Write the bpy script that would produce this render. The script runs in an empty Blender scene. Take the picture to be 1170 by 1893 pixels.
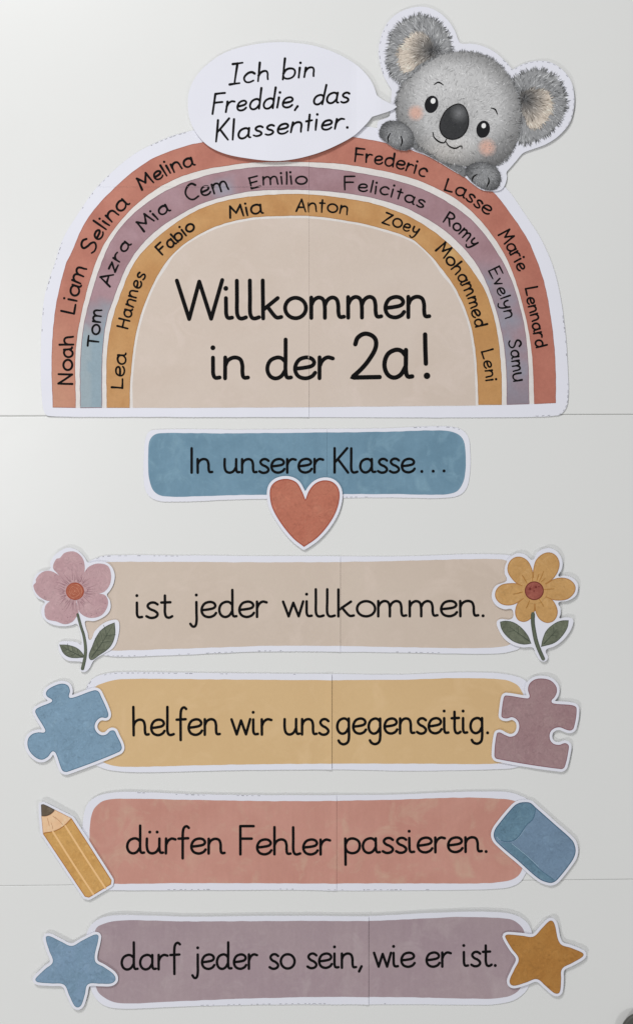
import bpy, bmesh, math, random
import numpy as np
from mathutils import Vector, noise
from mathutils.geometry import delaunay_2d_cdt

# ------------------------------------------------------------------ camera, light, exposure
S = 0.0006                      # metres per photo pixel (the arch is about 58 cm wide)
W, H = 1170.0, 1893.0
scene = bpy.context.scene
COL = scene.collection

def wx(px): return (px - W/2)*S
def wz(py): return (H/2 - py)*S

cam_d = bpy.data.cameras.new('camera'); cam = bpy.data.objects.new('camera', cam_d); COL.objects.link(cam)
CAM_D = 1.75
cam.location = (0, -CAM_D, 0); cam.rotation_euler = (math.pi/2, 0, 0)
cam_d.sensor_fit = 'HORIZONTAL'; cam_d.sensor_width = 36
cam_d.lens = 36*CAM_D/(W*S); cam_d.clip_end = 100; cam_d.clip_start = 0.05
scene.camera = cam

world = bpy.data.worlds.new('World'); scene.world = world; world.use_nodes = True
bg = world.node_tree.nodes['Background']
bg.inputs[0].default_value = (1.0, 1.0, 1.0, 1); bg.inputs[1].default_value = 0.195

def area(name, loc, aim, size, power, color=(1, 1, 1)):
    l = bpy.data.lights.new(name, 'AREA'); l.shape = 'DISK'; l.size = size; l.energy = power; l.color = color
    o = bpy.data.objects.new(name, l); COL.objects.link(o); o.location = loc
    o.rotation_euler = (Vector(aim) - Vector(loc)).to_track_quat('-Z', 'Y').to_euler()
    return o
area('ceiling_light', (-0.9, -2.2, 2.0), (-0.1, 0, 0.2), 0.8, 47, (1.0, 0.998, 0.99))
area('window_reflection_light', (-0.82, -1.75, 0.2), (-0.4, 0, 0.05), 0.45, 6.8, (1.0, 1.0, 1.0))
area('low_light_left', (-1.5, -2.2, -2.3), (0.0, 0, -0.1), 0.25, 22, (1.0, 0.998, 0.99))
area('low_light_right', (1.7, -2.6, -1.3), (0.0, 0, -0.1), 0.3, 11, (1.0, 0.998, 0.99))

vs = scene.view_settings
vs.view_transform = 'Standard'; vs.look = 'None'; vs.exposure = 0.0; vs.gamma = 1.0; vs.use_curve_mapping = False
scene.cycles.max_bounces = 6

# ------------------------------------------------------------------ colour and materials
LEVEL = [0.9]                   # how much of a colour the lamps give back in each part of the board (photo colour -> base colour)
def lin(c):
    c = c/255.0
    return c/12.92 if c <= 0.04045 else ((c+0.055)/1.055)**2.4
def rgb(c, k=None):
    k = k or 1.0/LEVEL[0]
    return tuple(min(0.86, lin(v)*k) for v in c) + (1.0,)

def nodes_of(name):
    m = bpy.data.materials.new(name); m.use_nodes = True
    nt = m.node_tree; b = nt.nodes['Principled BSDF']
    return m, nt, b

def n_noise(nt, co, scale, detail=3, dist=0.0, rough=0.5):
    n = nt.nodes.new('ShaderNodeTexNoise'); n.inputs['Scale'].default_value = scale
    n.inputs['Detail'].default_value = detail; n.inputs['Distortion'].default_value = dist
    n.inputs['Roughness'].default_value = rough
    nt.links.new(co, n.inputs['Vector']); return n.outputs['Fac']

def ramp(nt, fac, a, b):
    r = nt.nodes.new('ShaderNodeMapRange'); r.inputs['From Min'].default_value = a; r.inputs['From Max'].default_value = b
    nt.links.new(fac, r.inputs['Value']); return r.outputs['Result']

def mixc(nt, fac, a, b, mode='MIX'):
    m = nt.nodes.new('ShaderNodeMix'); m.data_type = 'RGBA'; m.blend_type = mode
    for sock, v in ((m.inputs[0], fac), (m.inputs[6], a), (m.inputs[7], b)):
        if hasattr(v, 'is_output') or isinstance(v, bpy.types.NodeSocket): nt.links.new(v, sock)
        else: sock.default_value = v
    return m.outputs[2]

def paper_finish(nt, b, co, rough=0.55, bump=0.06):
    b.inputs['Roughness'].default_value = rough
    b.inputs['Specular IOR Level'].default_value = 0.25
    f = n_noise(nt, co, 420, 4, 0, 0.7); g = n_noise(nt, co, 22, 2)
    ad = nt.nodes.new('ShaderNodeMath'); ad.operation = 'MULTIPLY_ADD'; ad.inputs[1].default_value = 0.12
    nt.links.new(f, ad.inputs[0]); nt.links.new(g, ad.inputs[2])
    bp = nt.nodes.new('ShaderNodeBump'); bp.inputs['Strength'].default_value = bump; bp.inputs['Distance'].default_value = 0.0012
    nt.links.new(ad.outputs[0], bp.inputs['Height']); nt.links.new(bp.outputs[0], b.inputs['Normal'])

def watercolor(name, c1, c2=None, c3=None, amp=0.10, scale=26, streak=True, crinkle=0.0, grain=0.045):
    """pigment wash: two hues drifting into each other, fine mottling, brush streaks"""
    m, nt, b = nodes_of(name)
    tc = nt.nodes.new('ShaderNodeTexCoord'); co = tc.outputs['Object']
    c2 = c2 or tuple(v*(1-amp) for v in c1); c3 = c3 or tuple(min(255, v*(1+amp*0.8)) for v in c1)
    col = mixc(nt, ramp(nt, n_noise(nt, co, scale, 4, 0.6), 0.36, 0.66), rgb(c1), rgb(c2))
    col = mixc(nt, ramp(nt, n_noise(nt, co, scale*2.3, 5, 1.2, 0.6), 0.52, 0.78), col, rgb(c3))
    k = mixc(nt, ramp(nt, n_noise(nt, co, 330, 5, 0, 0.75), 0.3, 0.7), (1-grain, 1-grain, 1-grain, 1), (1+grain, 1+grain, 1+grain, 1))
    col = mixc(nt, 1.0, col, k, 'MULTIPLY')
    if streak:
        mp = nt.nodes.new('ShaderNodeMapping'); mp.inputs['Scale'].default_value = (60, 1, 9); nt.links.new(co, mp.inputs[0])
        s = mixc(nt, ramp(nt, n_noise(nt, mp.outputs[0], 3.0, 3, 0.3), 0.35, 0.7), (1.02, 1.02, 1.02, 1), (0.98, 0.977, 0.975, 1))
        col = mixc(nt, 1.0, col, s, 'MULTIPLY')
    if crinkle:
        crinkle *= 1.7
        w = n_noise(nt, co, 105, 3, 3.6, 0.5)
        s1 = mixc(nt, ramp(nt, w, 0.54, 0.66), (1, 1, 1, 1), (1-crinkle,)*3 + (1,))
        s2 = mixc(nt, ramp(nt, w, 0.44, 0.32), (1, 1, 1, 1), (1+crinkle,)*3 + (1,))
        col = mixc(nt, 1.0, mixc(nt, 1.0, col, s1, 'MULTIPLY'), s2, 'MULTIPLY')
        sp = mixc(nt, ramp(nt, n_noise(nt, co, 260, 1, 1.0, 0.5), 0.66, 0.72), (1, 1, 1, 1), (1-crinkle*1.3,)*3 + (1,))
        col = mixc(nt, 1.0, col, sp, 'MULTIPLY')
    nt.links.new(col, b.inputs['Base Color'])
    paper_finish(nt, b, co)
    return m

def pigment(name, mott=0.07):
    m, nt, b = nodes_of(name)
    tc = nt.nodes.new('ShaderNodeTexCoord'); co = tc.outputs['Object']
    at = nt.nodes.new('ShaderNodeAttribute'); at.attribute_name = 'pigment'
    k = mixc(nt, ramp(nt, n_noise(nt, co, 330, 5, 0, 0.75), 0.3, 0.7), (1-mott,)*3 + (1,), (1+mott,)*3 + (1,))
    nt.links.new(mixc(nt, 1.0, at.outputs['Color'], k, 'MULTIPLY'), b.inputs['Base Color'])
    paper_finish(nt, b, co)
    return m

def plain(name, c, rough=0.55, k=None, var=0.05):
    m, nt, b = nodes_of(name)
    tc = nt.nodes.new('ShaderNodeTexCoord')
    f = n_noise(nt, tc.outputs['Object'], 90, 4)
    base = rgb(c, k)
    col = mixc(nt, f, tuple(v*(1-var) for v in base[:3])+(1,), tuple(min(.9, v*(1+var)) for v in base[:3])+(1,))
    nt.links.new(col, b.inputs['Base Color'])
    b.inputs['Roughness'].default_value = rough; b.inputs['Specular IOR Level'].default_value = 0.25
    return m

def paper_white(name, c):
    m, nt, b = nodes_of(name)
    tc = nt.nodes.new('ShaderNodeTexCoord'); co = tc.outputs['Object']
    base = c
    col = mixc(nt, n_noise(nt, co, 18, 3), tuple(v*0.965 for v in base[:3])+(1,), tuple(min(.9, v*1.03) for v in base[:3])+(1,))
    nt.links.new(col, b.inputs['Base Color'])
    paper_finish(nt, b, co, 0.5, 0.2)
    return m

PAPER = paper_white('white_paper', (0.785, 0.79, 0.868))
INK = plain('black_marker_ink', (12, 11, 12), 0.6, 1.0)
INK.node_tree.nodes['Principled BSDF'].inputs['Specular IOR Level'].default_value = 0.08
CUT = plain('grey_cut_line', (150, 150, 158), 0.6)

# ------------------------------------------------------------------ 2-D helpers (photo pixels, y down)
def cv(s, ox, oy, pts): return [(ox + p[0]/s, oy + p[1]/s) + tuple(p[2:]) for p in pts]

def spline(pts, closed=False, step=4.0):
    """Catmull-Rom; a point with a third entry 'c' is a sharp corner"""
    n = len(pts); P = [np.array(p[:2], float) for p in pts]; corner = [len(p) > 2 and p[2] == 'c' for p in pts]
    out = []
    segs = n if closed else n-1
    for i in range(segs):
        a, b = P[i], P[(i+1) % n]
        d = np.linalg.norm(b-a)
        if d < 1e-6: continue
        ta = (b - P[(i-1) % n]) if (closed or i > 0) else (b-a)
        tb = (P[(i+2) % n] - a) if (closed or i+2 < n) else (b-a)
        if corner[i]: ta = b-a
        if corner[(i+1) % n]: tb = b-a
        def fit(t):
            l = np.linalg.norm(t); return t*(d/l) if l > 1e-6 else (b-a)
        ta, tb = fit(ta), fit(tb)
        k = max(1, int(math.ceil(d/step)))
        for j in range(k):
            t = j/k; t2 = t*t; t3 = t2*t
            out.append(tuple((2*t3-3*t2+1)*a + (t3-2*t2+t)*ta + (-2*t3+3*t2)*b + (t3-t2)*tb))
    if not closed: out.append(tuple(P[-1]))
    return out

def poly(pts, step=4.0):
    return spline([p[:2] + ('c',) for p in pts], True, step)

def sarea(pts):
    a = np.array(pts); x, y = a[:, 0], a[:, 1]
    return 0.5*np.sum(x*np.roll(y, -1) - np.roll(x, -1)*y)

def offset(outline, d):
    """grow a closed outline by d, dropping points that fold back"""
    P = np.array(outline); sg = 1 if sarea(outline) > 0 else -1
    T = np.roll(P, -1, 0) - np.roll(P, 1, 0); L = np.linalg.norm(T, axis=1); L[L < 1e-6] = 1
    T /= L[:, None]; N = np.stack([T[:, 1], -T[:, 0]], 1)*sg
    Q = P + N*d
    keep = []
    for q in Q:
        if np.min(np.hypot(P[:, 0]-q[0], P[:, 1]-q[1])) > abs(d)*0.93: keep.append(tuple(q))
    return keep

def resample(outline, step, closed=True):
    P = [np.array(p) for p in outline]; n = len(P); out = []
    acc = 0.0; nxt = 0.0
    for i in range(n if closed else n-1):
        a, b = P[i], P[(i+1) % n]; d = np.linalg.norm(b-a)
        while nxt <= acc + d and d > 0:
            out.append(tuple(a + (b-a)*((nxt-acc)/d))); nxt += step
        acc += d
    return out

def scissor(outline, amp=0.55, per=8.0, seed=0):
    """the slightly scalloped, hand-cut edge"""
    P = resample(outline, 3.0); out = []; n = len(P); r = random.Random(seed); ph = r.random()*9
    for i, p in enumerate(P):
        a = np.array(P[i-1]); b = np.array(P[(i+1) % n]); t = b-a; l = np.linalg.norm(t) or 1
        nrm = np.array([t[1], -t[0]])/l
        s = i*3.0
        mask = max(0.0, noise.noise((s*0.006, seed*3.1, 0.5))*2.2)
        d = amp*(mask*abs(math.sin(s*math.pi/per+ph)) + 0.9*noise.noise((s*0.03, seed*1.7, 0.0)))
        out.append(tuple(np.array(p) + nrm*d))
    return out

def wobble(outline, amp=0.5, freq=0.05, seed=0):
    out = []
    for x, y in outline:
        out.append((x + amp*noise.noise((x*freq, y*freq, seed+.1)), y + amp*noise.noise((x*freq, y*freq, seed+7.3))))
    return out

def inside(pts, outline):
    P = np.array(pts); x, y = P[:, 0], P[:, 1]; o = np.array(outline)
    res = np.zeros(len(P), bool); x1, y1 = o[:, 0], o[:, 1]; x2, y2 = np.roll(x1, -1), np.roll(y1, -1)
    for a, b, c, d in zip(x1, y1, x2, y2):
        if b == d: continue
        cond = ((b > y) != (d > y)) & (x < (c-a)*(y-b)/(d-b) + a)
        res ^= cond
    return res

def clip(outline, nx, ny, c):
    """keep nx*x+ny*y <= c"""
    out = []; n = len(outline)
    for i in range(n):
        a, b = outline[i], outline[(i+1) % n]
        da = nx*a[0]+ny*a[1]-c; db = nx*b[0]+ny*b[1]-c
        if da <= 0: out.append(a)
        if (da < 0 < db) or (db < 0 < da):
            t = da/(da-db); out.append((a[0]+(b[0]-a[0])*t, a[1]+(b[1]-a[1])*t))
    return out

# ------------------------------------------------------------------ things made of cut paper
LV = 0.16                       # each printed layer lies this many pixels (0.1 mm) above the one below
class Cut:
    """one paper cut-out: an Empty at its middle, a height function, parts as children"""
    def __init__(self, name, label, cat, center, hf, group=None, cells=None):
        o = bpy.data.objects.new(name, None); COL.objects.link(o); o.empty_display_size = 0.02
        o.location = (wx(center[0]), 0, wz(center[1])); o['label'] = label; o['category'] = cat
        if group: o['group'] = group
        self.root = o; self.hf = hf; self.cells = cells or [([], None)]; self.t = 0.5
    def P(self, x, y, lev, cell=None):
        h = self.hf(x, y, cell) + lev
        return (wx(x)-self.root.location[0], -h*S, wz(y)-self.root.location[2])
    def link(self, name, verts, faces, mats, fm=None, parent=None, cols=None, smooth=True):
        me = bpy.data.meshes.new(name); me.from_pydata(verts, [], faces)
        for m in mats: me.materials.append(m)
        if fm is not None: me.polygons.foreach_set('material_index', fm)
        if smooth: me.polygons.foreach_set('use_smooth', [True]*len(faces))
        if cols is not None:
            at = me.color_attributes.new('pigment', 'FLOAT_COLOR', 'POINT')
            at.data.foreach_set('color', np.array(cols, dtype=np.float32).ravel())
        me.update()
        o = bpy.data.objects.new(name, me); COL.objects.link(o); o.parent = parent or self.root
        return o
    def tess(self, outline, grid):
        """[(pts, tris, cell)] for every cell of the sheet"""
        res = []
        for half, cell in self.cells:
            o = outline
            for h in half:
                o = clip(o, *h)
                if len(o) < 3: break
            if len(o) < 3 or abs(sarea(o)) < 4: continue
            q = [o[0]]
            for p in o[1:]:
                if math.hypot(p[0]-q[-1][0], p[1]-q[-1][1]) > 0.05: q.append(p)
            if math.hypot(q[0][0]-q[-1][0], q[0][1]-q[-1][1]) < 0.05: q.pop()
            # long straight clip edges get points of their own
            r = []
            for i, p in enumerate(q):
                s = q[(i+1) % len(q)]; d = math.hypot(s[0]-p[0], s[1]-p[1]); k = max(1, int(d/grid))
                for j in range(k): r.append((p[0]+(s[0]-p[0])*j/k, p[1]+(s[1]-p[1])*j/k))
            q = r
            a = np.array(q); x0, y0 = a.min(0); x1, y1 = a.max(0)
            gx, gy = np.meshgrid(np.arange(x0+grid/2, x1, grid), np.arange(y0+grid/2, y1, grid))
            g = np.stack([gx.ravel(), gy.ravel()], 1)
            if len(g):
                g = g[inside(g, q)]
                if len(g):
                    d = np.min(np.hypot(g[:, None, 0]-a[None, :, 0], g[:, None, 1]-a[None, :, 1]), axis=1) if len(g)*len(a) < 8e6 else np.full(len(g), 9)
                    g = g[d > grid*0.35]
            co = [Vector((p[0], -p[1])) for p in q] + [Vector((p[0], -p[1])) for p in g]
            v, e, f, *_ = delaunay_2d_cdt(co, [], [list(range(len(q)))], 1, 1e-4)
            f = [list(t) for t in f]
            out = []
            for t in f:
                A, B, C = v[t[0]], v[t[1]], v[t[2]]
                ar = (B.x-A.x)*(C.y-A.y)-(B.y-A.y)*(C.x-A.x)
                if abs(ar) < 1e-6: continue
                out.append(t if ar > 0 else t[::-1])
            res.append(([(p.x, -p.y) for p in v], out, cell))
        return res
    def sheet(self, outline, mat=None, grid=10, name='paper_sheet', t=None):
        t = t or self.t; self.t = t
        V, F = [], []
        for pts, tris, cell in self.tess(outline, grid):
            b = len(V); n = len(pts)
            V += [self.P(x, y, t, cell) for x, y in pts] + [self.P(x, y, 0, cell) for x, y in pts]
            cnt = {}
            for q in tris:
                F.append([b+i for i in q]); F.append([b+n+i for i in q[::-1]])
                for i in range(3): cnt[(q[i], q[(i+1) % 3])] = 1
            for (i, j) in cnt:
                if (j, i) not in cnt: F.append([b+j, b+i, b+n+i, b+n+j])
        self.paper = self.link(name, V, F, [mat or PAPER], smooth=False)
        return self.paper
    def region(self, name, outline, lev, mat, grid=12, rim=None, pig=None, parent=None, extra=None):
        V, F, FM, C = [], [], [], []
        for pts, tris, cell in self.tess(outline, grid):
            b = len(V); V += [self.P(x, y, self.t+lev*LV, cell) for x, y in pts]
            F += [[b+i for i in q] for q in tris]; FM += [0]*len(tris)
            if pig: C += [pig(x, y) for x, y in pts]
        mats = [mat]
        if rim:
            w, rm = rim; mats.append(rm); o = list(outline)
            v, f = self.strip(offset_in(o, w*0.45) + [], w, lev+0.5, closed=True)
            b = len(V); V += v; F += [[b+i for i in q] for q in f]; FM += [1]*len(f)
            if pig: C += [(0.1, 0.1, 0.1, 1)]*len(v)
        if extra:
            for (v, f, mi, c) in extra:
                b = len(V); V += v; F += [[b+i for i in q] for q in f]; FM += [mi[0]]*len(f)
                if mi[1] is not None and mi[1] not in mats: mats.append(mi[1])
                if pig: C += c
        return self.link(name, V, F, mats, FM, parent, C if pig else None, smooth=False)
    def strip(self, pts, w, lev, closed=False, taper=False, caps=True):
        """flat ink line"""
        P = np.array(pts); n = len(P); V, F = [], []
        if closed: T = np.roll(P, -1, 0) - np.roll(P, 1, 0)
        else:
            T = np.empty_like(P); T[1:-1] = P[2:]-P[:-2]; T[0] = P[1]-P[0]; T[-1] = P[-1]-P[-2]
        L = np.linalg.norm(T, axis=1); L[L < 1e-9] = 1; T = T/L[:, None]; N = np.stack([-T[:, 1], T[:, 0]], 1)
        lv = self.t + lev*LV
        for i in range(n):
            k = w/2 if not callable(w) else w(i/(n-1))/2
            a = P[i]+N[i]*k; b = P[i]-N[i]*k
            V += [self.P(a[0], a[1], lv), self.P(b[0], b[1], lv)]
        for i in range(n if closed else n-1):
            j = (i+1) % n
            F.append([2*i, 2*j, 2*j+1, 2*i+1])
        if caps and not closed:
            for idx, sg in ((0, -1), (n-1, 1)):
                k = w/2 if not callable(w) else w(idx/(n-1))/2
                base = len(V); c = P[idx]; r = []
                for j in range(1, 6):
                    a = math.pi*j/6
                    p = c + N[idx]*k*math.cos(a) + T[idx]*sg*k*math.sin(a)
                    V.append(self.P(p[0], p[1], lv)); r.append(base+j-1)
                ring = [2*idx] + r + [2*idx+1]
                F.append(ring if sg < 0 else ring[::-1])
        return V, F
    def dot(self, x, y, r, lev, sx=1.0):
        lv = self.t+lev*LV; n = 14
        V = [self.P(x + r*sx*math.cos(2*math.pi*i/n), y - r*math.sin(2*math.pi*i/n), lv) for i in range(n)]
        return V, [list(range(n))]
    def lines(self, name, items, mat, parent=None):
        """items: [(V,F)]"""
        V, F = [], []
        for v, f in items:
            b = len(V); V += v; F += [[b+i for i in q] for q in f]
        return self.link(name, V, F, [mat], parent=parent, smooth=False)
    def cutline(self, outline, spans, inset=1.2, w=1.15, per=9.0, seed=1):
        r = random.Random(seed); P = resample(offset_in(outline, inset), 1.5); n = len(P)
        for a, b in spans:
            i = int(a*n); items = []
            while i < int(b*n):
                k = max(2, int(per*0.55/1.5*(0.6+0.8*r.random())))
                if r.random() < 0.85 and noise.noise((i*0.03, seed*2.3, 1.5)) > -0.12:
                    seg = [P[(i+j) % n] for j in range(k+1)]
                    items.append(self.strip(seg, w*(0.6+0.6*r.random()), 0.6, caps=False))
                i += int(per/1.5*(0.8+0.5*r.random()))+1
            if items:                                           # printed on the sheet itself
                bm = bmesh.new(); bm.from_mesh(self.paper.data)
                for v, f in items:
                    vv = [bm.verts.new(p) for p in v]
                    for q in f: bm.faces.new([vv[i] for i in q]).material_index = 1
                bm.to_mesh(self.paper.data); bm.free()
                if len(self.paper.data.materials) < 2: self.paper.data.materials.append(CUT)

def offset_in(outline, d): return offset(outline, -d)

# ------------------------------------------------------------------ single-stroke school script (x-height 1)
A_, C_ = 1.85, 1.8
BOWL = [(.79, .80), (.62, .97), (.40, 1.0), (.12, .84), (0, .48), (.10, .14), (.34, 0), (.60, .10), (.79, .40)]
ARCH = [(0, .60), (.12, .86), (.38, 1.0), (.64, .92), (.74, .64), (.75, .28), (.81, .05), (.99, .05)]
G = {
 'a': (1.10, [BOWL, [(.80, 1.0), (.80, .55), (.80, .28), (.87, .05), (1.04, .05)]]),
 'b': (.95, [('L', [(0, A_), (0, 0)]), [(0, .58), (.16, .90), (.45, 1), (.78, .84), (.88, .5), (.76, .14), (.45, 0), (.14, .1), (0, .34)]]),
 'c': (.80, [[(.70, .84), (.50, 1.0), (.22, .92), (.01, .5), (.15, .1), (.42, 0), (.70, .14)]]),
 'd': (1.10, [BOWL, [(.80, A_), (.80, 1.0), (.80, .3), (.87, .05), (1.04, .05)]]),
 'e': (.95, [[(.06, .47), (.40, .51), (.74, .60), (.84, .76), (.72, .95), (.45, 1.0), (.15, .86), (0, .48), (.12, .13), (.44, 0), (.74, .10), (.88, .27)]]),
 'f': (.68, [[(.64, 1.72), (.50, 1.83), (.34, 1.72), (.27, 1.4), (.26, .6), (.26, -.33)], ('L', [(0, 1.0), (.60, 1.03)])]),
 'g': (.98, [BOWL, [(.80, 1.0), (.80, .3), (.80, -.2), (.72, -.55), (.46, -.70), (.20, -.62), (.08, -.45)]]),
 'h': (1.05, [('L', [(0, A_), (0, 0)]), ARCH]),
 'i': (.40, [[(0, 1), (0, .55), (.01, .2), (.09, .04), (.28, .05)], ('D', (.0, 1.47))]),
 'j': (.55, [[(.36, 1), (.36, .3), (.36, -.25), (.28, -.58), (.12, -.62), (-.02, -.44)], ('D', (.36, 1.47))]),
 'k': (.92, [('L', [(0, A_), (0, 0)]), ('L', [(.70, .98), (.06, .46)]), [(.20, .58), (.52, .14), (.66, .03), (.86, .06)]]),
 'l': (.50, [[(0, A_), (0, 1), (0, .28), (.08, .05), (.22, 0), (.42, .06)]]),
 'm': (1.62, [('L', [(0, 1), (0, 0)]), [(0, .62), (.12, .87), (.34, 1.0), (.55, .91), (.63, .62), (.64, 0)], [(.64, .62), (.76, .87), (.98, 1.0), (1.19, .91), (1.27, .62), (1.28, .28), (1.35, .05), (1.54, .06)]]),
 'n': (1.06, [('L', [(0, 1), (0, 0)]), ARCH]),
 'o': (1.06, [('O', (.5, .5, .5, .5))]),
 'p': (.95, [('L', [(0, 1), (0, -.78)]), [(0, .58), (.16, .90), (.45, 1), (.78, .84), (.88, .5), (.76, .14), (.45, 0), (.14, .1), (0, .34)]]),
 'r': (.66, [('L', [(0, 1), (0, 0)]), [(0, .56), (.12, .84), (.34, 1.0), (.58, .95)]]),
 's': (.70, [[(.62, .88), (.44, 1.0), (.20, .97), (.07, .78), (.20, .58), (.45, .45), (.62, .24), (.50, .04), (.22, -.01), (0, .10)]]),
 't': (.66, [[(.20, 1.5), (.20, .7), (.20, .32), (.28, .05), (.44, 0), (.60, .09)], ('L', [(0, 1.0), (.50, 1.02)])]),
 'u': (1.06, [[(0, 1), (0, .42), (.10, .1), (.34, 0), (.60, .12), (.77, .42)], [(.78, 1), (.78, .3), (.85, .05), (1.0, .05)]]),
 'v': (.72, [('L', [(0, 1), (.30, 0), (.62, 1)])]),
 'w': (1.18, [('L', [(0, 1), (.30, .02), (.57, .92), (.86, .02), (1.12, 1)])]),
 'y': (.80, [[(0, 1), (.05, .55), (.28, .34), (.54, .5), (.68, .8)], [(.72, 1), (.66, .3), (.52, -.3), (.28, -.52), (.02, -.38)]]),
 'z': (.74, [('L', [(.02, .98), (.62, 1), (0, 0), (.66, .03)])]),
 'ü': (1.06, [[(0, 1), (0, .42), (.10, .1), (.34, 0), (.60, .12), (.77, .42)], [(.78, 1), (.78, .3), (.85, .05), (1.0, .05)], ('D', (.18, 1.45)), ('D', (.64, 1.45))]),
 'A': (1.08, [('L', [(0, 0), (.50, C_), (1, 0)]), ('L', [(.2, .6), (.84, .62)])]),
 'C': (1.10, [[(1, 1.52), (.72, 1.8), (.34, 1.6), (.04, .95), (.18, .28), (.52, 0), (1, .2)]]),
 'E': (.92, [('L', [(.02, C_), (0, 0)]), ('L', [(0, C_), (.8, C_+.02)]), ('L', [(0, .95), (.65, .98)]), ('L', [(0, 0), (.85, .03)])]),
 'F': (.92, [('L', [(0, C_), (0, 0)]), ('L', [(0, C_), (.82, C_)]), ('L', [(0, 1.0), (.70, 1.0)])]),
 'H': (1.05, [('L', [(0, C_), (0, 0)]), ('L', [(.9, C_), (.9, 0)]), ('L', [(0, .9), (.9, .93)])]),
 'I': (.30, [('L', [(0, C_), (0, 0)])]),
 'J': (.9, [('L', [(0, C_), (0, 0)])]),
 'K': (1.02, [('L', [(0, C_), (0, 0)]), ('L', [(.86, C_), (.04, .78)]), ('L', [(.22, 1.0), (.92, 0)])]),
 'L': (.88, [('L', [(.02, C_), (0, 0), (.78, .04)])]),
 'M': (1.32, [('L', [(0, 0), (.14, C_), (.60, .62), (1.08, C_), (1.22, 0)])]),
 'N': (1.08, [('L', [(0, 0), (.02, C_), (.90, .04), (.92, C_)])]),
 'R': (1.0, [('L', [(0, C_), (0, 0)]), [(0, C_-.04), (.5, C_), (.82, 1.42), (.55, 1.0), (.02, .88)], ('L', [(.34, .92), (.90, 0)])]),
 'S': (.95, [[(.86, 1.48), (.62, 1.79), (.26, 1.72), (.10, 1.36), (.34, 1.02), (.70, .76), (.86, .40), (.62, .05), (.26, 0), (0, .22)]]),
 'T': (1.0, [('L', [(0, C_), (1.0, C_+.02)]), ('L', [(.5, C_), (.5, 0)])]),
 'W': (2.2, [('L', [(0, C_), (.56, 0), (1.06, C_-.06), (1.6, 0), (2.15, C_)])]),
 'Z': (1.0, [('L', [(.04, C_), (.88, C_), (0, 0), (.92, .03)])]),
 '2': (1.1, [[(.12, 1.38), (.22, 1.66), (.52, 1.82), (.86, 1.64), (.90, 1.26), (.66, .76), (.36, .36), (0, 0, 'c'), (1.06, .03)]]),
 ',': (.35, [('L', [(.20, .10), (.02, -.26)])]),
 '.': (.35, [('D', (.08, .02))]),
}
G['I2'] = (.75, [('L', [(.33, C_), (.33, 0)]), ('L', [(0, C_-.02), (.68, C_+.02)]), ('L', [(0, 0), (.68, .04)])])

HAND = dict(G)                  # the pupils' and the bubble's hand: few exit hooks
HARCH = [(0, .60), (.12, .86), (.36, 1.0), (.60, .92), (.70, .64), (.72, .3), (.76, .02)]
HAND['n'] = (.86, [('L', [(0, 1), (0, 0)]), HARCH])
HAND['h'] = (.86, [('L', [(0, A_), (0, 0)]), HARCH])
HAND['m'] = (1.36, [('L', [(0, 1), (0, 0)]), [(0, .62), (.12, .87), (.32, 1.0), (.52, .91), (.60, .62), (.61, 0)], [(.61, .62), (.72, .87), (.92, 1.0), (1.10, .91), (1.18, .62), (1.20, .3), (1.25, .02)]])
HAND['i'] = (.22, [('L', [(.02, 1), (.04, 0)]), ('D', (.02, 1.5))])
HAND['l'] = (.22, [('L', [(0, A_), (.04, 0)])])
HAND['u'] = (.92, [[(0, 1), (0, .42), (.10, .1), (.32, 0), (.58, .12), (.72, .42)], ('L', [(.74, 1), (.76, 0)])])
HAND['d'] = (.92, [BOWL, ('L', [(.79, A_), (.82, .0)])])
HAND['a'] = (.98, [BOWL, [(.79, .98), (.79, .5), (.81, .2), (.88, .04), (.98, .02)]])
HAND['t'] = (.56, [('L', [(.22, 1.55), (.24, 0)]), ('L', [(0, 1.0), (.48, 1.03)])])
HAND['e'] = (.86, [[(.06, .47), (.36, .5), (.66, .6), (.74, .78), (.62, .96), (.40, 1.0), (.13, .86), (0, .48), (.10, .13), (.38, 0), (.66, .08), (.80, .24)]])

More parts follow.
